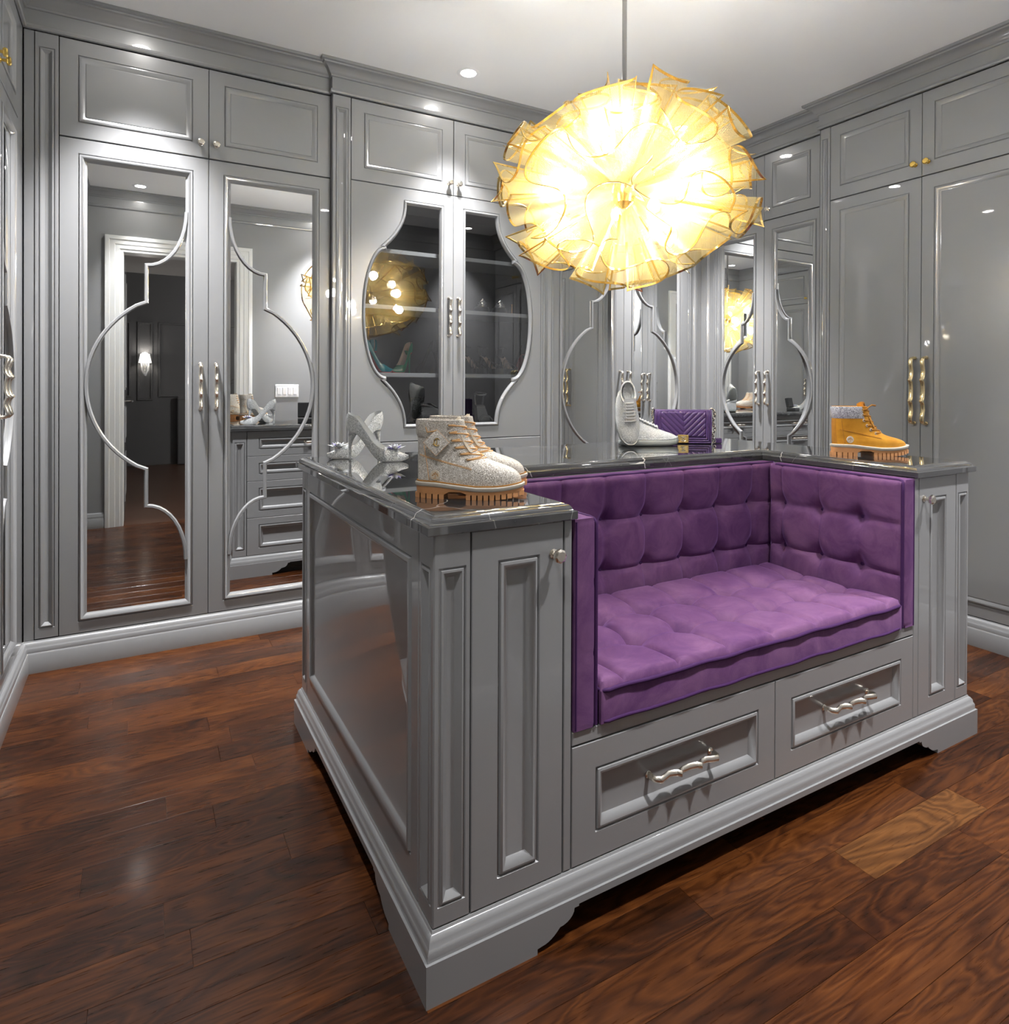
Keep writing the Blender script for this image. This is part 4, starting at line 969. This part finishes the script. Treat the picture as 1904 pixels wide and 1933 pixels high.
# ------------------------------------------------------------------ pumps
def pump(t, um, lm, sm, L=0.215, H=0.092, heel_m=None, wide=0.036, plat=0.0, flower=False, hr=0.0042):
    """x = 0 toe tip ... L heel back"""
    def zs(x):
        u = x / L
        if u < 0.36: return plat + 0.004 + 0.010 * max(0, (0.12 - u) / 0.12) ** 1.6
        k = min(1, (u - 0.36) / 0.50); return plat + 0.004 + (H - plat) * (k * k * (3 - 2 * k))
    def w(x):
        u = x / L
        if u < 0.30: v = (u / 0.30) ** 1.0
        elif u < 0.72: v = 1 - 0.34 * ((u - 0.30) / 0.42)
        else: v = 0.66
        if u > 0.90: v *= sqrt(max(0.0, 1 - ((u - 0.90) / 0.1001) ** 2)) * 0.92 + 0.08
        return max(0.0016, wide * v)
    def top(x):    # height of the topline or of the vamp crown above the sole
        u = x / L
        if u < 0.26: return 0.007 + 0.035 * (u / 0.26) ** 0.8
        k_ = min(1, max(0, (u - 0.50) / 0.5)); return 0.042 + 0.022 * k_ * k_ - 0.001 * sin(pi * min(1, max(0, (u - 0.26) / 0.6)))
    def opening(x): # 0 closed over the instep, 1 open
        u = x / L; return min(1, max(0, (u - 0.27) / 0.13)) ** 0.7
    def shell(off):
        b = MB(); N, Q = 46, 10
        for sg in (-1, 1):
            def f(a, c):
                x = L * a; h = top(x) - off; wi = max(0.001, w(x) - off); o = opening(x)
                am = (pi / 2) * (1 - o) + o * 0.72; al = am * c
                dome_y, dome_z = wi * cos(al) ** 0.75, h * sin(al) / max(0.3, sin(am)) if o > 0 else h * sin(al)
                wall_y, wall_z = wi * (1 + 0.05 * sin(pi * c) - 0.06 * c), h * c
                y = dome_y * (1 - o) + wall_y * o; z = dome_z * (1 - o) + wall_z * o
                back = 0.0
                bk = max(0, (a - 0.62) / 0.38) ** 2; return (x - bk * (0.016 * (1 - c) ** 1.6 + 0.012 * c ** 3), sg * y, zs(x) + z + (off if c == 0 else 0))
            b.grid(N, Q, f)
        return b
    LO(shell(0.0), 'upper', um, t, 180); 
    ins = shell(0.0012); LO(ins, 'lining', lm, t, 180)
    sx = lambda a: L * a - 0.017 * max(0, (a - 0.62) / 0.38) ** 2
    LO(MB().grid(40, 6, lambda a, c: (sx(a), (2 * c - 1) * w(L * a) * 0.95, zs(L * a) + 0.0016)), 'insole', lm, t, 180)
    def so(a, c, d): return (sx(a), (2 * c - 1) * w(L * a) * 0.97, zs(L * a) - d)
    b = MB(); b.grid(40, 6, lambda a, c: so(a, c, 0.0035 + (plat if a < 0.40 else plat * max(0, 1 - (a - 0.40) / 0.14)))); b.grid(40, 6, lambda a, c: so(a, c, 0.0))
    for sg in (0, 1): b.grid(40, 1, lambda a, c: so(a, sg, c * (0.0035 + (plat if a < 0.40 else plat * max(0, 1 - (a - 0.40) / 0.14)))))
    LO(b, 'sole', sm, t, 60)
    # heel
    Lh = []; hz = H + 0.006
    for k in range(13):
        v = k / 12; z = hz * (1 - v) ; s_ = (1 - v) ** 3.6; rx = hr + 0.017 * s_; ry = hr + 0.0145 * s_; cx = L - 0.0125 - 0.003 * v - rx
        Lh.append([(cx + rx * cos(a), ry * sin(a), z - (0.010 * s_ * cos(a) if k == 0 else 0)) for a in [2 * pi * j / 14 for j in range(14)]])
    LO(MB().rings(Lh, True, True), 'heel', heel_m or um, t, 180)
    if flower:
        fx = L * 0.20; base = Vector((fx, 0, zs(fx) + top(fx) - 0.002)); rf = random.Random(4)
        for k in range(16):
            an = k * 2.399; el = 0.25 + 0.9 * (k / 16); ln_ = 0.043 - 0.016 * (k / 16)
            d = Vector((cos(an) * cos(el), sin(an) * cos(el), sin(el) * 0.8)); sdir = d.cross(Vector((0, 0, 1))).normalized() * 0.0085; upn = Vector((0, 0, 0.003))
            a, m_, e = base, base + d * ln_ * 0.55, base + d * ln_
            pb = MB(); pb.add([a, m_ + sdir, e, m_ - sdir, m_ + upn, m_ - upn], [(0, 1, 4), (1, 2, 4), (2, 3, 4), (3, 0, 4), (1, 0, 5), (2, 1, 5), (3, 2, 5), (0, 3, 5)])
            LO(pb, 'crystal_petal', CRYSTP if k in (3, 9) else CRYST, t, None)
        LO(MB().lathe([(0.006, -0.003), (0.007, 0.002), (0.003, 0.007)], 8, lambda x, y, z: base + Vector((x, y, z))), 'crystal_centre', CHAINM, t, 20)
def facing(dx, dy): return atan2(dy, dx)
# the front pump: toe at photo right, heel at left; origin = toe, +x runs to the heel
ta = thing('glitter_pump', 'front silver glitter stiletto pump with a crystal flower, toe pointing right', 'pump', local=True, group='silver glitter pumps')
pump(ta, GLITS, SILKW, SILKW, 0.222, 0.094, GLITS, flower=True)
put(ta, (0.787, 2.050, CT + 0.0005), facing(-0.95, 0.70), 1.0)
tb = copy_tree(ta); tb['label'] = 'rear silver glitter stiletto pump with a crystal flower, toe pointing left, crossed behind its twin'
put(tb, (0.560, 2.228, CT + 0.0005), facing(0.98, 0.22), 1.0)
# ------------------------------------------------------------------ jewellery box (behind the boots, seen in the mirrors)
t = thing('jewellery_box', 'small open black velvet box behind the rhinestone boots, seen in the mirror doors', 'jewellery box', (0.97, 2.21, CT + 0.0003), 0.2, local=True)
LO(MB().box(-0.05, 0.05, -0.045, 0.045, 0, 0.030, 0.003), 'base', BOXB, t)
b = MB(); b.box(-0.05, 0.05, -0.015, 0.015, 0, 0.10, 0.004); b.v = [(x, y * cos(0.2) - z * sin(0.2) - 0.032, y * sin(0.2) + z * cos(0.2) + 0.034) for x, y, z in b.v]
LO(b, 'lid', BOXB, t)
# ------------------------------------------------------------------ sneakers
SNK = [(0.012, 0.012, 0.262, 0.046, 0.80, 2.3), (0.030, 0.006, 0.266, 0.0500, 0.78, 2.3), (0.042, 0.004, 0.258, 0.0490, 0.78, 2.3), (0.052, 0.004, 0.240, 0.0465, 0.80, 2.2), (0.062, 0.005, 0.210, 0.0430, 0.84, 2.2), (0.074, 0.006, 0.178, 0.0385, 0.92, 2.15), (0.086, 0.006, 0.150, 0.0345, 1.0, 2.1), (0.098, 0.003, 0.118, 0.0325, 1.0, 2.1), (0.106, -0.001, 0.096, 0.0320, 1.0, 2.1)]
def sneaker(t):
    U = Upper(SNK)
    b = U.mesh(48, 0.045); b.v = [(x, y, z + (0.016 * max(0, 1 - x / 0.05) ** 1.5 if z > 0.085 else 0)) for x, y, z in b.v]
    LO(b, 'upper', GLITW, t, 60)
    b = MB(); b.grid(12, 6, lambda a, c: U.at(2 * pi * a, 0.1065, -0.003) - Vector((0, 0, 0.045 * c)) if False else Vector(U.at(2 * pi * a, 0.104, -0.0095)) * 1.0 + Vector((0, 0, 0.004 - 0.05 * c))); LO(b, 'lining', SILKW, t, 180)
    # clear air sole: lobed side wall
    def outl(off, z, lob=0.0):
        r = []
        for j in range(96):
            th = 2 * pi * j / 96; p = U.at(th, 0.022, off + lob * abs(sin(th * 9))); r.append(Vector((p.x, p.y, z + (0.008 * ((p.x - 0.2) / 0.066) ** 2 if p.x > 0.2 else 0))))
        return r
    LO(MB().rings([outl(-0.006, 0.0), outl(0.0, 0.0025, 0.002), outl(0.003, 0.010, 0.003), outl(0.003, 0.019, 0.003), outl(0.002, 0.026, 0.001), outl(-0.003, 0.030)], True, True), 'air_sole', CLEARS, t, 60)
    LO(MB().rings([outl(0.001, 0.027), outl(0.0035, 0.029), outl(0.0025, 0.033), outl(-0.001, 0.034)], False, False), 'midsole_rim', GLITW, t, 60)
    # tongue and laces
    def tong(a, c):
        x = 0.175 - 0.095 * c; y = (a - 0.5) * 0.050; z = 0.076 + 0.040 * c
        return (x, y, z + 0.006 - 9 * y * y + 0.004 * c)
    LO(MB().grid(8, 10, tong), 'tongue', SILKW, t, 180)
    for i in range(7):
        c = i / 6.5; x = 0.172 - 0.080 * c; z = 0.0815 + 0.034 * c
        pts = [(x - 0.002, -0.026, z - 0.005), (x, -0.016, z + 0.003), (x + 0.001, 0, z + 0.006), (x, 0.016, z + 0.003), (x - 0.002, 0.026, z - 0.005)]
        LO(MB().tube(pts, 0.0032, 8, flat=0.5), 'lace', LACEW, t, 180)
        if i < 6:
            for sg in (-1, 1): LO(MB().tube([(x, sg * 0.019, z + 0.001), (x - 0.006, sg * 0.017, z + 0.005), (x - 0.012, sg * 0.020, z + 0.004)], 0.0018, 6), 'lace_loop', LACEW, t, 180)
    LO(MB().rings([[U.at(2 * pi * j / 40, 0.103, o_) + Vector((0, 0, z_ + 0.016 * max(0, 1 - U.at(2 * pi * j / 40, 0.103).x / 0.05) ** 1.5)) for j in range(40)] for o_, z_ in ((0.0015, -0.006), (0.003, 0.0), (0.0015, 0.005), (-0.003, 0.005))], False, False), 'collar', SILKW, t, 60)
CF = Vector((sin(YAW), cos(YAW), 0)); CRt = Vector((cos(YAW), -sin(YAW), 0)); UPV = Vector((0, 0, 1))
def frame3(fwd, up):
    f = Vector(fwd).normalized(); u = Vector(up); u = (u - f * u.dot(f)).normalized(); l = u.cross(f)
    return Matrix((f, l, u)).transposed()
ts = thing('sneaker', 'crystal-covered white sneaker with a clear sole tipped up on its toe beside the handbag', 'sneaker', local=True, group='crystal sneakers')
sneaker(ts)
m3 = frame3(-UPV * 0.955 - CF * 0.28 + CRt * 0.07, -CF * 0.95 + UPV * 0.28)
pt_ = Vector((1.775, 2.09, CT))       # toe contact
toe = m3 @ Vector((0.262, 0, 0.012)); put(ts, pt_ - toe * 0.94 + Vector((0, 0, 0.010)), mat3=m3, sc=0.94)
tq = copy_tree(ts); tq['label'] = 'crystal-covered white sneaker lying flat, its toe in front of the purple handbag'
put(tq, (1.782, 2.178, CT + 0.0003), facing(0.22, -0.10), 0.98)
# ------------------------------------------------------------------ purple handbag
t = thing('handbag', 'purple chevron-quilted leather flap bag with a gold clasp and silver chain', 'handbag', local=True)
BW_, BH, BT = 0.245, 0.150, 0.062
def bagp(u, v, w): return (u, -w, v)
b = MB(); b.rings([[bagp(x, y, w) for x, y in offset([(-BW_ / 2, 0), (BW_ / 2, 0), (BW_ / 2, BH), (-BW_ / 2, BH)], i)] for w, i in ((-BT / 2, 0.006), (-BT / 2 + 0.006, 0.0), (BT / 2 - 0.006, 0), (BT / 2 - 0.001, 0.004))], True, True)
LO(b, 'body', LEATH, t, 40)
fx0, fx1, fy0, fy1 = -0.097, 0.097, 0.031, BH + 0.001
def chev(a, c):
    u, v = fx0 + (fx1 - fx0) * a, fy0 + (fy1 - fy0) * c
    k = (v - 1.0 * abs(u)) / 0.0245; f_ = k - math.floor(k); h = (1 - (2 * f_ - 1) ** 4) * 0.0045
    if abs(u) < 0.0015: h *= 0.4
    e = min(1, min(u - fx0, fx1 - u, v - fy0) / 0.004); round_ = 0.016 * max(0, (c - 0.84) / 0.16) ** 2
    return bagp(u, v, BT / 2 + 0.001 + h * max(0, e) - round_)
LO(MB().grid(72, 60, chev), 'quilted_flap', LEATH, t, 60)
for i, d in enumerate((0.0, 0.0085, 0.017)):
    x0, x1, y0 = -0.119 + d, 0.119 - d, 0.005 + d
    if i == 2: x0, x1 = x0 - 0.001, x1 + 0.001
    LO(MB().tube([bagp(x0, BH - 0.004, BT / 2 - 0.003), bagp(x0, BH - 0.03, BT / 2 + 0.001), bagp(x0, y0 + 0.004, BT / 2 + 0.001), bagp(x0 + 0.004, y0, BT / 2 + 0.001), bagp(0, y0, BT / 2 + 0.001), bagp(x1 - 0.004, y0, BT / 2 + 0.001), bagp(x1, y0 + 0.004, BT / 2 + 0.001), bagp(x1, BH - 0.03, BT / 2 + 0.001), bagp(x1, BH - 0.004, BT / 2 - 0.003)], 0.0038, 8), 'piped_edge', LEATH, t, 180)
cl = LO(MB().rings([[bagp(-0.002 + x, y, w) for x, y in offset([(-0.024, 0.004), (0.024, 0.004), (0.024, 0.040), (-0.024, 0.040)], i)] for w, i in ((BT / 2, 0), (BT / 2 + 0.007, 0), (BT / 2 + 0.009, 0.002), (BT / 2 + 0.009, 0.005), (BT / 2 + 0.0075, 0.006))], True, True), 'clasp', GOLD, t, 30)
q = MB()
for sg in (-1, 1):
    q.tube([bagp(-0.002 + sg * 0.0045 + sg * 0.0085 * cos(a), 0.022 + 0.0095 * sin(a), BT / 2 + 0.0105) for a in [0.75 + (2 * pi - 1.5) * i / 18 for i in range(19)]], 0.0018, 6)
LO(q, 'interlocked_letters', CHAINM, cl, 180)
def chain(x, yt, n, dep, side):
    pth = [Vector((x + side * 0.004 * sin(i * 0.9), dep, yt - i * 0.0088)) for i in range(n)]
    for i, p in enumerate(pth):
        a = Vector((0, 0, 1)); s_ = Vector((1, 0.3, 0)).normalized() if i % 2 else Vector((0.35, -1, 0)).normalized()
        LO(MB().tube([p + a * 0.0078 * cos(k * pi / 6) + s_ * 0.0058 * sin(k * pi / 6) for k in range(12)], 0.0021, 6, True), 'chain_link', CHAINM, t, 180)
chain(BW_ / 2 + 0.012, BH - 0.006, 16, -0.012, 1); chain(-BW_ / 2 - 0.004, BH - 0.004, 8, 0.02, -1)
for sx in (-1, 1):
    LO(MB().tube([(sx * (BW_ / 2 - 0.004), 0, BH - 0.004), (sx * (BW_ / 2 + 0.003), 0, BH + 0.006), (sx * (BW_ / 2 + 0.012), -0.006, BH + 0.002)], 0.0045, 8), 'chain_anchor', CHAINM, t, 180)
LO(MB().box(BW_ / 2 + 0.012, BW_ / 2 + 0.05, 0.0, 0.022, 0.0005, 0.024, 0.003), 'shoulder_strap', LEATH, t)
put(t, (2.118, 2.140, CT + 0.0003), -0.62, 1.0)
# ------------------------------------------------------------------ shoes on the display shelves
S3, S2, S1, S0 = 1.2625, 1.6225, 1.9215, 0.9445
def disp(name, label, cat, group, x, y, z, rot, um, lm, sm, **k):
    t = thing(name, label, cat, local=True, group=group); pump(t, um, lm, sm, **k); put(t, (x, y, z + 0.0003), rot, k.pop('sc', 1.0) if False else 1.0); return t
p0 = disp('teal_pump', 'left teal patent stiletto pump with red sole on the third shelf of the display cabinet', 'pump', 'teal pumps', 1.085, 3.598, S3, facing(0.22, -0.95), TEALP, NUDE, REDS, L=0.17, H=0.115)
p1 = copy_tree(p0); p1['label'] = 'right teal patent pump lying toe out, showing its red sole'; put(p1, (1.195, 3.355, S3 + 0.0003), facing(-0.95, 0.06))
p2 = disp('green_pump', 'emerald green patent stiletto pump beside the teal pair in the display cabinet', 'pump', 'green pumps', 1.225, 3.45, S3, facing(0.85, 0.45), GREENP, NUDE, REDS, L=0.165, H=0.115)
p4 = disp('black_pump', 'tall black patent stiletto pump seen from behind, right of the green pump', 'pump', 'black pumps', 1.425, 3.60, S3, facing(0.25, -0.90), BLACKL, BLACKL, BLACKL, L=0.21, H=0.125, plat=0.012)
p5 = disp('red_soled_pump', 'black pump with a red sole, leftmost behind the right glass door', 'pump', None, 1.600, 3.55, S3, facing(0.15, -0.9), BLACKL, NUDE, REDS, L=0.19, H=0.115)
p6 = disp('red_soled_platform', 'black heel with a bright red sole, rightmost behind the right glass door', 'pump', None, 2.07, 3.58, S3, facing(-0.05, -0.9), BLACKL, NUDE, REDS, L=0.20, H=0.12, plat=0.018)
def sandal(t, m, lm, sm, L=0.19, H=0.11, plat=0.03, block=False, ankle=0.055, straps=4, sr=0.0035):
    def zs(x):
        u = x / L; k = min(1, max(0, (u - 0.36) / 0.5)); return plat + 0.004 + (H - plat) * (k * k * (3 - 2 * k))
    def w(x):
        u = x / L; v = min(1, (u / 0.22)) ** 0.6 if u < 0.3 else 1 - 0.34 * min(1, (u - 0.3) / 0.42)
        if u > 0.9: v *= sqrt(max(0.04, 1 - ((u - 0.9) / 0.101) ** 2))
        return 0.034 * max(0.08, v)
    ps = lambda a: plat if a < 0.42 else plat * max(0, 1 - (a - 0.42) / 0.12)
    b = MB()
    LO(MB().grid(30, 4, lambda a, c: (L * a, (2 * c - 1) * w(L * a), zs(L * a))), 'footbed', lm, t, 180)
    b.grid(30, 4, lambda a, c: (L * a, (2 * c - 1) * w(L * a), zs(L * a) - 0.004 - ps(a)))
    for sg in (0, 1): b.grid(30, 1, lambda a, c: (L * a, (2 * sg - 1) * w(L * a), zs(L * a) - c * (0.004 + ps(a))))
    LO(b, 'sole', sm, t, 60)
    if block: LO(MB().box(L - 0.045, L - 0.004, -0.022, 0.022, 0, H, 0.002), 'heel', m, t)
    else: LO(MB().rings([[(L - 0.012 - rx + rx * cos(a), ry * sin(a), z) for a in [2 * pi * j / 12 for j in range(12)]] for z, rx, ry in ((H + 0.003, 0.022, 0.018), (H * 0.7, 0.012, 0.010), (H * 0.35, 0.007, 0.006), (0, 0.005, 0.005))], True, True), 'heel', m, t)
    for i in range(straps):
        x = 0.03 + 0.022 * i; h = 0.022 + 0.008 * i
        LO(MB().tube([(x + 0.01 * sin(k * pi / 8), -w(x) * cos(k * pi / 8), zs(x) + h * sin(k * pi / 8)) for k in range(9)], sr, 6, flat=0.5), 'strap', m, t, 180)
    c = Vector((L - 0.035, 0, H + ankle))
    LO(MB().tube([c + Vector((0.032 * cos(a), 0.028 * sin(a), 0.006 * cos(a))) for a in [2 * pi * k / 18 for k in range(18)]], sr, 6, True), 'ankle_strap', m, t, 180)
    for sg in (-1, 1): LO(MB().tube([(L - 0.012, sg * 0.018, H), (L - 0.012, sg * 0.022, H + ankle * 0.6), (L - 0.018, sg * 0.024, H + ankle)], sr, 6), 'back_strap', m, t, 180)
t = thing('strappy_sandal', 'black platform sandal with nude-lined straps, second from the left behind the right glass door', 'sandal', local=True, group='black strappy sandals')
sandal(t, BLACKL, NUDE, BLACKL); put(t, (1.775, 3.365, S3 + 0.0003), facing(-0.40, 0.75))
t_ = copy_tree(t); t_['label'] = 'black buckled platform sandal in the middle of the shelf behind the right glass door'; put(t_, (1.885, 3.355, S3 + 0.0003), facing(-0.40, 0.80))
t_ = copy_tree(t); t_['label'] = 'black platform sandal at the right end of the shelf, beside the red sole'; put(t_, (1.985, 3.375, S3 + 0.0003), facing(-0.12, 0.9))
def tiara(x, y, z, label):
    t = thing('tiara_stand', label, 'tiara', local=True, group='tiaras on stands')
    LO(MB().lathe([(0.052, 0.0), (0.051, 0.018), (0.045, 0.034), (0.03, 0.044), (0.005, 0.048)], 24), 'velvet_cushion', BLACKV, t, 60)
    b = MB()
    def f(a, c):
        an = pi * (1.08 + 0.84 * a) ; h = 0.008 + 0.040 * (1 - abs(2 * a - 1)) ** 1.3 + 0.004 * abs(sin(a * pi * 7)); r = 0.046 - 0.006 * c
        return (r * cos(an), r * sin(an), 0.034 + h * c)
    b.grid(44, 6, f); LO(b, 'tiara', GLITT, t, 60); put(t, (x, y, z + 0.0003), -0.3, 0.9); return t
tiara(1.745, 3.375, S2, 'crystal tiara on a black cushion on the upper shelf, the left one of two')
tiara(1.862, 3.375, S2, 'crystal tiara on a black cushion on the upper shelf, the right one of two')
t = thing('display_stand', 'slim tan wooden stand at the right end of the tiara shelf', 'stand', local=True)
LO(MB().lathe([(0.018, 0), (0.018, 0.003), (0.0035, 0.005), (0.0035, 0.062), (0.005, 0.066)], 12), 'post', NUBD, t); put(t, (1.975, 3.42, S2 + 0.0003))
t = thing('dark_crystal_bootie', 'dark crystal-covered open bootie on the bottom shelf behind the left glass door', 'bootie', local=True)
pump(t, GLITD, BLACKV, BLACKL, L=0.22, H=0.10); 
LO(MB().rings([[(0.175 + (0.04 + 0.004 * k) * cos(a), 0.032 * sin(a), 0.12 + 0.02 * k + 0.008 * cos(a)) for a in [2 * pi * j / 20 for j in range(20)]] for k in range(4)], False, False), 'ankle_cuff', GLITD, t, 60)
put(t, (1.245, 3.40, S0 + 0.0003), facing(0.75, 0.45))
t = thing('glass_candle_jar', 'small dark crystal jar beside the bootie on the bottom shelf', 'jar', local=True)
LO(MB().lathe([(0.034, 0), (0.036, 0.03), (0.036, 0.06), (0.030, 0.062), (0.03, 0.01)], 20), 'body', GLITD, t, 40)
LO(MB().lathe([(0.037, 0.0625), (0.037, 0.072), (0.006, 0.076), (0.009, 0.090), (0.001, 0.092)], 20), 'lid', GLASS, t, 40); put(t, (1.385, 3.375, S0 + 0.0003))
t = thing('silver_sandal', 'clear-heeled silver ankle-strap platform sandal on the bottom shelf behind the right glass door', 'sandal', local=True)
SILV = mat('silver_leather', (0.62, 0.60, 0.57), rough=0.3, metal=0.4)
sandal(t, SILV, SILV, mat('clear_platform', (0.55, 0.54, 0.52), rough=0.1, trans=0.4), L=0.17, H=0.105, plat=0.03, block=True, ankle=0.060, straps=2, sr=0.0045); put(t, (1.775, 3.335, S0 + 0.0003), facing(0.15, 0.9), 1.22)
